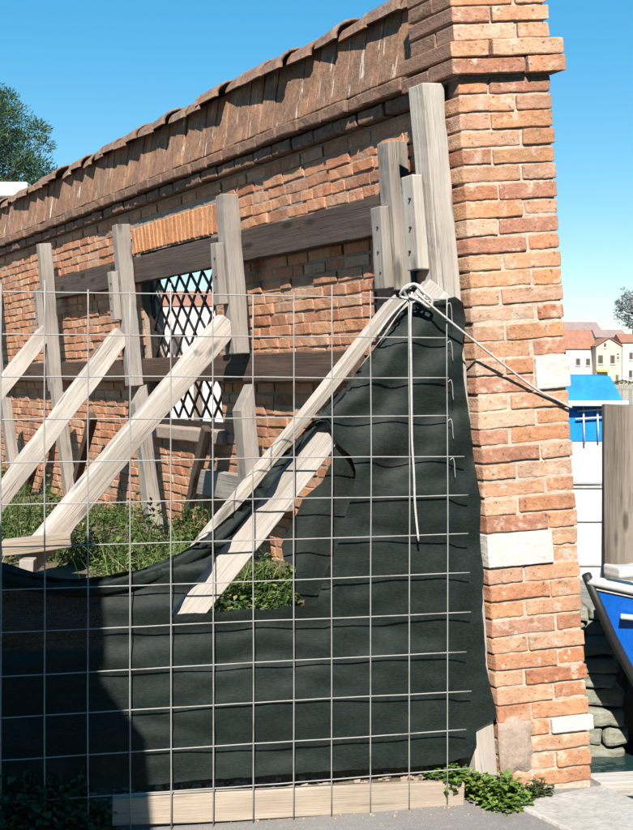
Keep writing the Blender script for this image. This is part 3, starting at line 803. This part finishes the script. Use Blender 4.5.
# ------------------------------------------------------------------ plants
def leaf(V, F, p, d, up, L, wd, bend=.3):
    s_ = d.cross(up)
    if s_.length < 1e-4: s_ = Vector((1, 0, 0))
    s_ = s_.normalized() * wd; k = len(V); m_ = p + d * L * .5
    V += [p, m_ + s_, m_ - s_, p + d * L - up * L * bend]; F += [(k, k + 1, k + 3), (k, k + 3, k + 2)]
def rdir(zmin=-.2, zmax=1.0):
    a = random.uniform(0, 2 * math.pi); z = random.uniform(zmin, zmax); r = math.sqrt(max(0, 1 - z * z)); return Vector((math.cos(a) * r, math.sin(a) * r, z))
def by_block(p):                                      # keep the foot block and its stake in view
    a = (p - CAM); k = a.y / (bp.y - CAM.y); return k < 1.08 and abs(a.x / a.y - (bp.x / bp.y)) < .055
def clump(V, F, c, rad, h, n, ls=(.02, .05), wd=.4):
    for _ in range(n):
        a = random.uniform(0, 2 * math.pi); r = rad * math.sqrt(random.random())
        p = c + Vector((math.cos(a) * r, math.sin(a) * r, h * random.random() * (1 - .5 * (r / rad) ** 2)))
        L = random.uniform(*ls); leaf(V, F, p, rdir(-.1, .9), Vector((0, 0, 1)), L, L * wd * random.uniform(.6, 1.1))
def blades(V, F, c, rad, n, hl=(.1, .3), wd=.004):
    for _ in range(n):
        a = random.uniform(0, 2 * math.pi); r = rad * math.sqrt(random.random()); p = c + Vector((math.cos(a) * r, math.sin(a) * r, 0))
        L = random.uniform(*hl); d_ = (Vector((0, 0, 1)) + rdir(-.2, .2) * random.uniform(.15, .7)).normalized(); s_ = d_.cross(Vector((random.random() - .5, random.random() - .5, 0.01))).normalized() * wd
        m_ = p + d_ * L * .55; e_ = p + d_ * L + rdir(-.6, 0) * L * .18; k = len(V)
        V += [p + s_, p - s_, m_ + s_ * .8, m_ - s_ * .8, e_]; F += [(k, k + 1, k + 3, k + 2), (k + 2, k + 3, k + 4)]
random.seed(14)
V, F = [], []
for _ in range(950):
    tt = random.random() ** 1.15; v = random.uniform(.20, .98)
    p = bank_pt(tt, v)
    dens = noise.noise(Vector((p.x * 1.1, p.y * 1.1, 4)))
    if dens < .06 or by_block(p): continue
    hgt = .05 + .42 * max(0, dens) + (.05 if p.x < -1.0 else 0)
    clump(V, F, p, random.uniform(.06, .16), hgt, random.randint(34, 62), (.016, .046), .42)
    if random.random() < .45: blades(V, F, p, .12, random.randint(10, 22), (.08, hgt + .14), .0028)
# thicker weeds seen over the sagging net on the left
for _ in range(170):
    p = bank_pt(random.uniform(.25, .9), random.uniform(.10, .9))
    if noise.noise(Vector((p.x * 1.6, p.y * 1.6, 9))) < .0 or by_block(p): continue
    clump(V, F, p, random.uniform(.08, .16), random.uniform(.14, .34), random.randint(50, 85), (.02, .055), .42)
    if random.random() < .5: blades(V, F, p, .14, 24, (.12, .40), .003)
for _ in range(90):
    tt = random.uniform(.08, .3); p = bank_pt(tt, random.uniform(.2, .7)); clump(V, F, p, .09, random.uniform(.08, .2), 24, (.02, .05), .4)
tag(mk('weeds', V, F, M['weed']), 'green weeds and grass growing on the bank behind the net', 'weeds', None, 'stuff')
def plant(name, spots, mat, label, seed):
    random.seed(seed); V, F = [], []; sv_, sf_ = [], []
    c0 = spots[0][0]
    for (c, rad, h, n, ls) in spots:
        clump(V, F, c - c0, rad, h, n, ls, .42)
        for _ in range(max(4, n // 30)):
            e_ = Vector((random.uniform(-rad, rad) * .7, random.uniform(-rad, rad) * .7, h * random.uniform(.6, 1)))
            tv, tf = tube([c - c0, c - c0 + e_ * .5 + Vector((0, 0, h * .1)), c - c0 + e_], [.003, .0025, .0015], 4); k = len(sv_); sv_ += tv; sf_ += [tuple(k + i for i in f) for f in tf]
    r = tag(empty(name, Matrix.Translation(c0)), label, 'plant', 'weeds at the foot of the fence')
    mk('leaves', V, F, mat, r); mk('stems', sv_, sf_, M['dark_leaf'], r)
def gp(px, py): D = ray(px, py); t_ = -EYE / D.z; return CAM + D * t_
plant('weed_plant', [(gp(500, 805), .08, .13, 330, (.018, .045)), (gp(478, 797), .06, .10, 160, (.018, .04)), (gp(518, 806), .05, .07, 110, (.018, .035)), (gp(505, 811), .05, .05, 100, (.015, .03))], M['plant'], 'bright green weed at the foot of the brick pier', 1)
plant('weed_plant', [(gp(540, 797), .045, .075, 130, (.015, .034)), (gp(528, 800), .04, .06, 90, (.015, .03))], M['dark_leaf'], 'small dull green weed just right of the bright one at the pier', 2)
plant('weed_plant', [(fhit(462, 790, .05), .06, .10, 130, (.018, .04)), (fhit(446, 782, .07), .08, .08, 200, (.018, .04))], M['plant'], 'green weed poking out under the net at the right end of the tan board', 3)
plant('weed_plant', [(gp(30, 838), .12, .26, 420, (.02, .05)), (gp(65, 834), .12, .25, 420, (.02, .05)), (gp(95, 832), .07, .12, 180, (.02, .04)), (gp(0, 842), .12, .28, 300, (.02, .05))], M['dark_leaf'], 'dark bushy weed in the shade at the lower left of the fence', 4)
# loose stones between net and board
random.seed(31); V, F = [], []
for _ in range(150):
    p = bank_pt(random.uniform(.005, .33), random.uniform(.0, .012)); s_ = random.uniform(.004, .016)
    bv, bf = rbox(s_ * 2, s_ * 1.6, s_ * 1.1, s_ * .4, s_ * .4, random.random() * 90, 0, 0, 40); k = len(V)
    V += [q + p for q in bv]; F += [tuple(k + i for i in f) for f in bf]
for _ in range(150):
    x = random.uniform(110, 520); p = gp(x, 812 + random.uniform(-2, 14) - (x - 110) * .03); s_ = random.uniform(.002, .006)
    bv, bf = rbox(s_ * 2, s_ * 1.6, s_ * 1.2, s_ * .4, s_ * .4, random.random() * 90, 0, 0, 40); k = len(V)
    V += [q + p + Vector((0, 0, s_ * .5)) for q in bv]; F += [tuple(k + i for i in f) for f in bf]
tag(mk('gravel', V, F, M['patch']), 'small loose stones along the foot of the fence', 'gravel', None, 'stuff')

# ------------------------------------------------------------------ pier added unseen off the left side, shaped to cast shade on the net
caster = tag(empty('shadow_caster', Matrix.Translation((-1.35, 2.12, 0))), 'added grey rendered pier, unseen off the left edge, there to shade the net', 'shadow caster')
def part_box(name, lx, ly, lz, c, mat, parent, r=.012, amp=.004, seed=1):
    V, F = rbox(lx, ly, lz, r, amp, seed, 4, 4, 6); return mk(name, V, F, mat, parent, Matrix.Translation(c))
part_box('plinth', 1.02, .40, 2.16, (.08, 0, 1.08), M['plaster_cap'], caster)
sh0 = [Vector(p) for p in ((-.43, -.2, 2.16), (.59, -.2, 2.16), (.59, .2, 2.16), (-.43, .2, 2.16))]; sh1 = [Vector(p) for p in ((-.41, -.18, 2.40), (.41, -.18, 2.40), (.41, .18, 2.40), (-.41, .18, 2.40))]
mk('shoulder', sh0 + sh1, [(0, 1, 5, 4), (1, 2, 6, 5), (2, 3, 7, 6), (3, 0, 4, 7)], M['plaster_cap'], caster)
part_box('shaft', .82, .36, .36, (.0, 0, 2.58), M['plaster_cap'], caster, seed=2)
part_box('cap', .86, .44, .07, (.0, 0, 2.795), M['white_stone'], caster, seed=3)

# ------------------------------------------------------------------ houses added behind the viewer, unseen, to block sky light and darken shade
def blocker_house(x0, x1, yv, h, c, label, seed):
    r = tag(empty('sky_blocker', Matrix.Translation(((x0 + x1) / 2, yv, 0))), label, 'house', 'added sky blockers behind the viewer')
    wd = (x1 - x0) / 2; V, F = [], []; bbox(V, F, -wd, wd, -6, 0, 0, h); mk('wall', V, F, plain('blocker_plaster_%d' % seed, c, tuple(q * 1.15 for q in c), .8, .95, .2, .02, fine=6), r)
    V = [Vector(p) for p in ((-wd - .02, .35, h + .01), (wd + .02, .35, h + .01), (wd + .02, -6.35, h + .01), (-wd - .02, -6.35, h + .01), (-wd - .02, -3, h + 1.3), (wd + .02, -3, h + 1.3))]
    mk('roof', V, [(0, 1, 5, 4), (2, 3, 4, 5), (1, 2, 5), (3, 0, 4), (0, 3, 2, 1)], M['tile'], r)
    for fl in range(2):
        for k in (-1, 0, 1):
            if fl == 0 and k == 0:
                V, F = [], []; bbox(V, F, -.5, .5, -.02, .04, 0, 2.15); mk('door', V, F, M['wood_red'], r); continue
            V, F = [], []; bbox(V, F, k * wd * .6 - .5, k * wd * .6 + .5, -.02, .05, 1.0 + fl * 3, 2.4 + fl * 3); wn = mk('window', V, F, M['wood_red'], r)
            V, F = [], []; bbox(V, F, k * wd * .6 - .4, k * wd * .6 + .4, .05, .06, 1.1 + fl * 3, 2.3 + fl * 3); mk('pane', V, F, M['iron'], wn)
blocker_house(-14.0, -6.2, -5.5, 6.8, (.30, .17, .11), 'added red plastered house behind the viewer, unseen, blocks sky light, left of three', 1)
blocker_house(-6.1, 1.5, -5.2, 7.4, (.34, .27, .18), 'added ochre house behind the viewer, unseen, blocks sky light, middle of three', 2)
blocker_house(1.6, 6.0, -5.4, 6.6, (.32, .24, .20), 'added pinkish house behind the viewer, unseen, blocks sky light, right of three', 3)

# ------------------------------------------------------------------ canal side: pile, boats, stones
def post_px(px, py, Y): return at(px, py, Y)
pc = at(630, 405, 7.9); pr = .185; V, F = [], []; rings, sg = 14, 22
for i in range(rings + 1):
    z = -1.9 + (pc.z + 1.9) * i / rings
    for k in range(sg):
        an = 2 * math.pi * k / sg; g = 1 + .06 * nz((math.cos(an) * 2, math.sin(an) * 2, z * .4), 1.6, 3) - .05 * max(0, nz((an * 3, 0, z * .2), 1.3, 5))
        V.append(Vector((math.cos(an) * pr * g, math.sin(an) * pr * g, z - pc.z + (.02 * nz((an, 0, 0), 1, 2) if i == rings else 0))))
for i in range(rings):
    for k in range(sg): k2 = (k + 1) % sg; F.append((i * sg + k, i * sg + k2, (i + 1) * sg + k2, (i + 1) * sg + k))
F.append(tuple(rings * sg + k for k in range(sg)))
mo = mk('mooring_pile', V, F, M['wood_pile'], None, Matrix.Translation(pc))
m_ = M['wood_pile']; tag(mo, 'thick weathered grey timber mooring pile at the right edge', 'mooring pile')

def hull(L, beam, fb_bow, fb_st, draft, rake, parent, mats, names):
    """lofted hull: x=0 bow tip .. x=L stern, z=0 waterline; returns nothing, adds topside, bottom, gunwale, deck"""
    ns, V, F, BV, BF = 22, [], [], [], []; sheer_l, sheer_r = [], []
    for i in range(ns + 1):
        u = i / ns; x = L * u
        b = beam / 2 * min(1, (1 - (1 - min(1, u / .55)) ** 2.1)) * (1 - .12 * max(0, u - .6) / .4)
        fb = fb_bow + (fb_st - fb_bow) * (1 - (1 - u) ** 2)
        xs = x                       # sheer
        xw = x + rake * max(0, 1 - u * 1.6)
        row = []
        for (zf, bf) in ((1, 1.0), (.72, .94), (.4, .85), (.08, .74)):
            xx = xw + (xs - xw) * zf
            row.append(Vector((xx, b * bf, fb * zf)))
        for p in row: V.append(p)
        for p in row: V.append(Vector((p.x, -p.y, p.z)))
        sheer_l.append(row[0]); sheer_r.append(Vector((row[0].x, -row[0].y, row[0].z)))
        lw = row[3]
        BV += [lw, Vector((lw.x + .12 * (1 - u), lw.y * .6, -draft * .7)), Vector((lw.x + .3 * (1 - u), 0, -draft)), Vector((lw.x + .12 * (1 - u), -lw.y * .6, -draft * .7)), Vector((lw.x, -lw.y, lw.z))]
    for i in range(ns):
        a = i * 8
        for k in range(3):
            F.append((a + k, a + k + 1, a + 8 + k + 1, a + 8 + k)); F.append((a + 4 + k, a + 8 + 4 + k, a + 8 + 5 + k, a + 5 + k))
        a = i * 5
        for k in range(4): BF.append((a + k, a + k + 1, a + 5 + k + 1, a + 5 + k))
    a = ns * 8; F.append((a, a + 1, a + 2, a + 3, a + 7, a + 6, a + 5, a + 4))
    mk(names[0], V, F, mats[0], parent, smooth=False)
    mk('bottom', BV, BF, mats[1], parent)
    rail = sheer_l[::-1] + sheer_r
    tv, tf = tube([p + Vector((0, 0, .012)) for p in rail], .026, 8); mk('gunwale', tv, tf, mats[2], parent, smooth=True)
    DV, DF = [], []
    for a, b in zip(sheer_l, sheer_r): DV += [a + Vector((0, 0, -.03)), Vector((a.x, 0, a.z + .03)), b + Vector((0, 0, -.03))]
    for i in range(ns):
        q = i * 3; DF += [(q, q + 3, q + 4, q + 1), (q + 1, q + 4, q + 5, q + 2)]
    mk('deck', DV, DF, mats[3], parent, smooth=True)
# blue boat, bow towards the quay
bow = at(588, 583, 6.9); WZ = -.7
ang = math.atan2(.30, .95)
bm = Matrix.Translation((bow.x, bow.y, WZ)) @ Matrix.Rotation(ang, 4, 'Z')
bb = tag(empty('blue_boat', bm), 'bright blue boat with pale gunwale, its bow against the stones', 'boat')
hull(5.2, 1.75, bow.z - WZ, .62, .25, .62, bb, (M['blue_hull'], M['dark_hull'], M['white_paint'], M['plaster_cap']), ('topside',))
tv, tf = tube([Vector((-.012, 0, bow.z - WZ + .05)), Vector((.16, 0, (bow.z - WZ) * .72)), Vector((.36, 0, (bow.z - WZ) * .42)), Vector((.60, 0, .02))], .028, 8); mk('stem_band', tv, tf, M['dark_hull'], bb, smooth=True)
tv, tf = tube([Vector((.16, -.088, (bow.z - WZ) * .84)), Vector((.7, -.365, (bow.z - WZ) * .80)), Vector((1.6, -.68, (bow.z - WZ) * .72)), Vector((3.0, -.83, .58))], .018, 8); mk('rub_rail', tv, tf, M['chrome'], bb, smooth=True)
V, F = rbox(.30, .18, .06, .025, .012, 4, 3, 1, 8); mk('bow_locker', V, F, M['white_paint'], bb, Matrix.Translation((.30, 0, bow.z - WZ + .06)))
# white cabin boat with blue canopy
Y2 = 14.0
cb_m = Matrix.Translation((at(560, 380, Y2).x, Y2 + .4, WZ)) @ Matrix.Rotation(R(78), 4, 'Z')
L0 = at(566, 400, Y2); 
cb = tag(empty('cabin_boat', Matrix.Translation((at(590, 380, Y2).x, Y2, WZ))), 'white cabin boat under a blue canopy moored behind the pier', 'boat')
# stern faces the camera: build in metres round the visible transom; px/m = 1200/14
def zz(py): return at(0, py, Y2).z - WZ
def xx(px): return at(px, 0, Y2).x - at(590, 0, Y2).x
def loft(name, secs, mat, parent, cap=True):
    """secs: list of closed loops (same count)"""
    V, F = [], []; n = len(secs[0])
    for s_ in secs: V += s_
    for i in range(len(secs) - 1):
        for k in range(n): k2 = (k + 1) % n; F.append((i * n + k, i * n + k2, (i + 1) * n + k2, (i + 1) * n + k))
    if cap: F.append(tuple(range(n))[::-1]); F.append(tuple((len(secs) - 1) * n + k for k in range(n)))
    return mk(name, V, F, mat, parent)
xl, xr = xx(505), xx(606)
def sec(y, hw, zt_, zb, cx): return [Vector((cx - hw, y, zt_)), Vector((cx + hw, y, zt_)), Vector((cx + hw * .97, y, zt_ * .45)), Vector((cx + hw * .8, y, zb)), Vector((cx - hw * .8, y, zb)), Vector((cx - hw * .97, y, zt_ * .45))]
cxm = (xl + xr) / 2; hw = (xr - xl) / 2
loft('hull', [sec(0, hw, zz(487), -.3, cxm), sec(1.2, hw * 1.0, zz(487), -.3, cxm), sec(3.0, hw * 1.02, zz(484), -.28, cxm), sec(4.6, hw * .75, zz(478), -.1, cxm), sec(5.6, hw * .2, zz(470), .3, cxm)], M['white_paint'], cb)
def bx(name, x0, x1, y0_, y1_, z0, z1, mat, r=.02, parent=cb):
    V, F = rbox(x1 - x0, y1_ - y0_, z1 - z0, r, 0); return mk(name, V, F, mat, parent, Matrix.Translation(((x0 + x1) / 2, (y0_ + y1_) / 2, (z0 + z1) / 2)))
bx('cabin', xl + .02, xr - .004, .03, 3.4, zz(485), zz(439), M['white_paint'], .03)
for py, hp in ((487, 1.2), (521, .7), (565, 1.1)): bx('rub_strake', xl - .015, xr + .012, -.02, .02, zz(py + hp), zz(py - hp), M['plaster_cap'], .005)
# canopy : sloping tarp on top, pale roof edge, tarp curtain below
loft('canopy', [[Vector((xl, y, zz(401))), Vector((xx(622) - .02 * y, y, zz(401))), Vector((xx(610) - .03 * y, y + .05, zz(376) + .02 * math.sin(y * 3))), Vector((xl + .1, y + .05, zz(374)))] for y in (-.05, .5, 1.1, 1.7)], M['blue_tarp'], cb)
bx('roof_edge', xl - .05, xx(626), -.14, 1.85, zz(406), zz(400.5), M['chrome'], .012)
loft('curtain', [[Vector((xl + .05, y, zz(441))), Vector((xx(603), y, zz(441))), Vector((xx(606), y, zz(424))), Vector((xx(609), y, zz(407))), Vector((xl + .05, y, zz(407)))] for y in (.02, .9, 1.6)], M['blue_tarp'], cb)
for a, b in (((583, 407), (584, 444)), ((575, 419), (604, 417)), ((577, 411), (606, 409)), ((597, 408), (598, 441))):
    tv, tf = tube([Vector((xx(a[0]), -.02, zz(a[1]))), Vector((xx(b[0]), -.02, zz(b[1])))], .011, 6); mk('frame_tube', tv, tf, M['chrome'], cb, smooth=True)
# stack of algae covered stones at the water's edge
sp = at(606, 757, 7.6)
sf = tag(empty('stone_footing', Matrix.Translation((sp.x, sp.y, -.9))), 'stack of grey green algae covered stones in the water below the blue bow', 'stone footing')
random.seed(6)
z = -.05
top = at(600, 604, 7.6).z + .9; r_i = 0
while z < top:
    hgt = random.uniform(.085, .13); xr_ = at(620 if z < .55 else 612, 700, 7.6).x - sp.x + jr(.02)
    x = xr_
    while x > -.55:
        L = random.uniform(.16, .34)
        V, F = rbox(L - .012, .42, hgt - .010, .035, .022, random.random() * 200, 3, 1, 9)
        mk('stone', V, F, M['algae_stone'], sf, Matrix.Translation((x - L / 2, jr(.03), z + hgt / 2)) @ Matrix.Rotation(jr(.06), 4, 'Y')); x -= L
    z += hgt; r_i += 1
# floating beam close under the quay
fb0, fb1 = at(592, 785, 6.05), at(690, 781, 6.25)
timber('mooring_beam', Vector((fb0.x, fb0.y, fb0.z)), Vector((fb1.x, fb1.y, fb1.z)), .16, .075, Vector((0, 0, 1)), M['wood_pale'], 'pale horizontal beam low over the water right of the pier foot', 'beam')

# ------------------------------------------------------------------ land, house and pine seen over and through the wall
def land(name, poly, z, label, mat):
    n = len(poly); V = [Vector((p[0], p[1], z)) for p in poly] + [Vector((p[0], p[1], -2.5)) for p in poly]
    F = [tuple(range(n))] + [(i, i + n, (i + 1) % n + n, (i + 1) % n) for i in range(n)]
    tag(mk(name, V, F, mat), label, None, None, 'structure')
land('back_ground', [(-40, 24), (-2.2, 24), (-4.2, 60), (-40, 60)], -.05, 'paved bank beyond the brick wall', M['quay'])
land('far_shore', [(-250, 318), (400, 318), (400, 420), (-250, 420)], .35, 'low quay of the far shore', M['quay'])
wm = {}
def wallcol(c):
    if c not in wm: wm[c] = plain('plaster_%d' % len(wm), c, tuple(min(.9, x * 1.08) for x in c), .5, .95, .1, .01, fine=3)
    return wm[c]
M['far_roof'] = plain('far_roof', (.24, .11, .075), (.32, .165, .115), .8, .95, .3, .05, fine=4)
M['far_roof2'] = plain('far_roof_grey', (.22, .16, .15), (.30, .22, .20), .8, .95, .3, .05, fine=4)
M['glass'] = plain('dark_window', (.05, .05, .055), (.08, .08, .085), 1, .25, 0.0, .01, spec=.5)
M['shutter'] = plain('brown_shutter', (.12, .09, .07), (.17, .13, .10), 1, .7, .05, .01)
def house(name, px0, px1, pyE, pyR, Y, depth, wallc, roofm, gable, wins, label, base=.35, doors=(), awn=None, chim=None):
    """front wall between photo columns px0..px1 at distance Y; eaves at row pyE, ridge at row pyR"""
    x0, x1 = at(px0, 0, Y).x, at(px1, 0, Y).x; ze, zr = at(0, pyE, Y).z, at(0, pyR, Y).z
    r = tag(empty(name, Matrix.Translation(((x0 + x1) / 2, Y, base))), label, 'house', None)
    wd = (x1 - x0) / 2; he, hr = ze - base, zr - base; sc = Y / 300.0
    V, F = [], []
    if gable:
        V = [Vector(p) for p in ((-wd, 0, 0), (wd, 0, 0), (wd, 0, he), (0, 0, hr), (-wd, 0, he), (-wd, depth, 0), (wd, depth, 0), (wd, depth, he), (0, depth, hr), (-wd, depth, he))]
        F = [(0, 1, 2, 3, 4), (9, 8, 7, 6, 5), (0, 4, 9, 5), (1, 6, 7, 2)]
        mk('wall', V, F, wallcol(wallc), r)
        V, F = [], []; o = .35 * sc; th = .25 * sc
        for sgn in (-1, 1):
            k = len(V); sl_ = (hr - he) / wd
            V += [Vector((sgn * (wd + o), -o, he - o * sl_)), Vector((0, -o, hr)), Vector((0, depth + o, hr)), Vector((sgn * (wd + o), depth + o, he - o * sl_))]
            V += [p + Vector((0, 0, th)) for p in V[k:k + 4]]
            F += [tuple(k + i for i in q) for q in ((0, 1, 2, 3), (4, 7, 6, 5), (0, 4, 5, 1), (3, 2, 6, 7), (0, 3, 7, 4))]
        rf = mk('roof', V, F, roofm, r)
    else:
        V, F = [], []; bbox(V, F, -wd, wd, 0, depth, 0, he); mk('wall', V, F, wallcol(wallc), r)
        o = .4 * sc; V = [Vector(p) for p in ((-wd - o, -o, he), (wd + o, -o, he), (wd + o, depth + o, he), (-wd - o, depth + o, he), (-wd - o * .5, depth / 2, hr), (wd + o * .5, depth / 2, hr))]
        F = [(0, 1, 5, 4), (2, 3, 4, 5), (1, 2, 5), (3, 0, 4), (0, 3, 2, 1)]; rf = mk('roof', V, F, roofm, r)
    if chim:
        V, F = [], []; cx_ = chim * wd; bbox(V, F, cx_ - .4 * sc, cx_ + .4 * sc, depth * .4, depth * .4 + .8 * sc, he, hr + 1.2 * sc); mk('chimney', V, F, wallcol((.5, .3, .22)), rf)
    for (wx, wy, ww, wh) in wins:
        cx_, cz_ = at(wx, wy, Y).x - (x0 + x1) / 2, at(wx, wy, Y).z - base; a, b = ww * Y / FOC / 2, wh * Y / FOC / 2
        V, F = [], []; bbox(V, F, cx_ - a, cx_ + a, -.10 * sc, .05, cz_ - b, cz_ + b); wo_ = mk('window', V, F, M['shutter'], r)
        V, F = [], []; bbox(V, F, cx_ - a * .55, cx_ + a * .55, -.13 * sc, -.10 * sc, cz_ - b * .85, cz_ + b * .85); mk('pane', V, F, M['glass'], wo_)
        V, F = [], []; bbox(V, F, cx_ - a * 1.2, cx_ + a * 1.2, -.25 * sc, .0, cz_ - b - .18 * sc, cz_ - b); mk('sill', V, F, wallcol((.7, .68, .64)), wo_)
    for (wx, wy, ww, wh) in doors:
        cx_ = at(wx, wy, Y).x - (x0 + x1) / 2; a = ww * Y / FOC / 2; V, F = [], []; bbox(V, F, cx_ - a, cx_ + a, -.12 * sc, .05, 0, wh * Y / FOC); mk('door', V, F, M['shutter'], r)
    if awn:
        ax, ay, aw_ = awn; cx_, cz_ = at(ax, ay, Y).x - (x0 + x1) / 2, at(ax, ay, Y).z - base; a = aw_ * Y / FOC / 2
        V = [Vector((cx_ - a, -1.2, cz_ - .25)), Vector((cx_ + a, -1.2, cz_ - .25)), Vector((cx_ + a, 0, cz_ + .3)), Vector((cx_ - a, 0, cz_ + .3))]; V += [p + Vector((0, 0, .08)) for p in V]
        mk('awning', V, [(0, 1, 2, 3), (4, 7, 6, 5), (0, 4, 5, 1), (1, 5, 6, 2), (3, 7, 4, 0)], wallcol((.62, .28, .08)), r)
    return r
CR = (.48, .42, .35); PK = (.48, .385, .325); WH = (.52, .485, .43)
house('far_house', 566, 595.6, 349, 329, 330, 13, (.60, .55, .49), M['far_roof'], False, [(578, 362, 4.5, 7), (588, 362, 4.5, 7)], 'beige far house with broad red roof, just right of the pier')
house('far_house', 596.2, 621.8, 346, 338, 325, 12, PK, M['far_roof'], True, [(600.5, 359.5, 5, 8.5), (612.5, 359.5, 4.6, 8.5), (605, 345.3, 2.4, 4.2), (618, 354.5, 2, 2), (618, 358.5, 2, 2)], 'pink gabled far house with two tall windows and orange awning', doors=((617, 378, 2.8, 10),), awn=(602, 371, 11))
house('far_house', 622.3, 668, 342.5, 333, 327, 12, WH, M['far_roof'], False, [(630.5, 374, 3.6, 7.5), (642, 374, 3.6, 7.5), (631, 356, 3.6, 7), (642, 356, 3.6, 7), (655, 356, 3.6, 7), (655, 374, 3.6, 7.5)], 'cream far house with red roof at the right edge of the picture')
house('far_house', 597, 626, 337.5, 329, 346, 10, CR, M['far_roof2'], False, [], 'pale far house whose wall rises behind the pink gable')
house('far_house', 545, 600, 330, 321, 352, 12, (.52, .44, .40), M['far_roof2'], False, [], 'far house with long dark roof above the beige one')
house('far_house', 669, 702, 350, 341, 326, 12, PK, M['far_roof'], False, [(677, 362, 4, 7), (692, 362, 4, 7)], 'pink far house beyond the right edge of the picture')
house('far_house', 519, 564, 347, 335, 329, 12, CR, M['far_roof'], False, [(530, 360, 4, 7), (546, 360, 4, 7)], 'cream far house hidden behind the brick pier')
# green hedge along the far quay
random.seed(17); V, F = [], []
for _ in range(3000):
    x = random.uniform(at(560, 0, 319).x, at(700, 0, 319).x); p = Vector((x, 321 + random.uniform(-.8, .8), .35 + random.random() ** .7 * (1.0 + .6 * noise.noise(Vector((x * .3, 0, 0))))))
    leaf(V, F, p, rdir(-.3, 1), Vector((0, 0, 1)), random.uniform(.3, .6), .16)
tag(mk('hedge', V, F, M['weed']), 'low green hedge along the far quay', 'hedge', None, 'stuff')

def tree(name, base, top_z, crown, label, mat, leafsize, ncl, per, trunk_r, seed, limb=7, needle=.18):
    random.seed(seed); r = tag(empty(name, Matrix.Translation(base)), label, 'tree')
    Ht = top_z - base.z; lv, lf = [], []
    pts = [Vector((.12 * Ht * .2 * nz((i, 0, 0), .6, seed), .1 * nz((0, i, 0), .6, seed), Ht * .93 * i / 8)) for i in range(9)]
    tv, tf = tube(pts, [trunk_r * (1 - .85 * i / 8) for i in range(9)], 9)
    cl = []
    (c, rx, rz) = crown
    for i in range(ncl):
        for _ in range(40):
            q = Vector((random.uniform(-1, 1), random.uniform(-1, 1), random.uniform(-1, 1)))
            if .35 < q.length < 1: break
        cl.append(c + Vector((q.x * rx, q.y * rx, q.z * rz)))
    for i, q in enumerate(cl):
        if i % max(1, ncl // (limb * 6)) == 0:
            zb = max(Ht * .25, min(Ht * .9, q.z - .35 * Vector((q.x, q.y, 0)).length)); b_ = Vector((pts[min(8, int(zb / Ht * 8.6))].x, pts[min(8, int(zb / Ht * 8.6))].y, zb))
            v2, f2 = tube([b_, b_.lerp(q, .5) + Vector((0, 0, -.05 * Ht * .2)), q], [trunk_r * .3, trunk_r * .18, trunk_r * .06], 5); k = len(tv); tv += v2; tf += [tuple(k + j for j in f) for f in f2]
        cr = random.uniform(.12, .26) * rx
        for _ in range(per):
            g = rdir(-1, 1) * cr * random.random() ** .5; g.z *= .7
            d_ = (g.normalized() + Vector((0, 0, .5)) + rdir(-1, 1) * .5).normalized(); L = leafsize * random.uniform(.6, 1.3)
            leaf(lv, lf, q + g, d_, rdir(-.2, 1), L, L * needle, .1)
    mk('trunk', tv, tf, M['bark'], r); mk('crown', lv, lf, mat, r)
pb = at(-22, 380, 30); tree('pine_tree', Vector((pb.x, 30, -.05)), 9.4, (Vector((0, 0, 6.4)), 2.05, 2.6), 'dark green pine crown rising behind the far end of the wall', M['pine'], .11, 330, 230, .22, 3, needle=.12)
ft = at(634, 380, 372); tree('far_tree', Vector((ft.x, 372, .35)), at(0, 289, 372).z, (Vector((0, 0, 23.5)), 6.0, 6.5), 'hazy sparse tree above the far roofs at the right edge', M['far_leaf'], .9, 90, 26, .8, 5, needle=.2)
# pale roofed building behind the far end of the wall
def shed():
    Y = 26.0; x0, x1 = at(-60, 0, Y).x, at(29, 0, Y).x; zt_, zb_ = at(0, 183, Y).z, at(0, 197, Y).z
    r = tag(empty('pale_building', Matrix.Translation(((x0 + x1) / 2, Y, -.05))), 'building with a pale flat roof edge just above the far end of the wall', 'building')
    wd = (x1 - x0) / 2
    V, F = [], []; bbox(V, F, -wd + .15, wd - .15, .15, 3.4, 0, zb_ + .05); mk('wall', V, F, wallcol((.45, .42, .40)), r)
    V, F = rbox(2 * wd, 3.8, zt_ - zb_, .03, 0); mk('roof_edge', V, F, wallcol((.70, .66, .62)), r, Matrix.Translation((0, 1.75, (zt_ + zb_) / 2 + .05)))
    for k in (-1, 1):
        V, F = [], []; bbox(V, F, k * wd * .5 - .3, k * wd * .5 + .3, .10, .16, 1.0, 2.2); mk('window', V, F, M['glass'], r)
shed()
house('white_house', 96, 226, 306, 286, 46, 5, (.50, .47, .455), M['far_roof'], False, [(150, 345, 12, 22), (176, 345, 12, 22), (124, 345, 12, 22)], 'white house with reddish roof glimpsed through the lattice window', base=-.05, doors=((198, 380, 9, 55),))
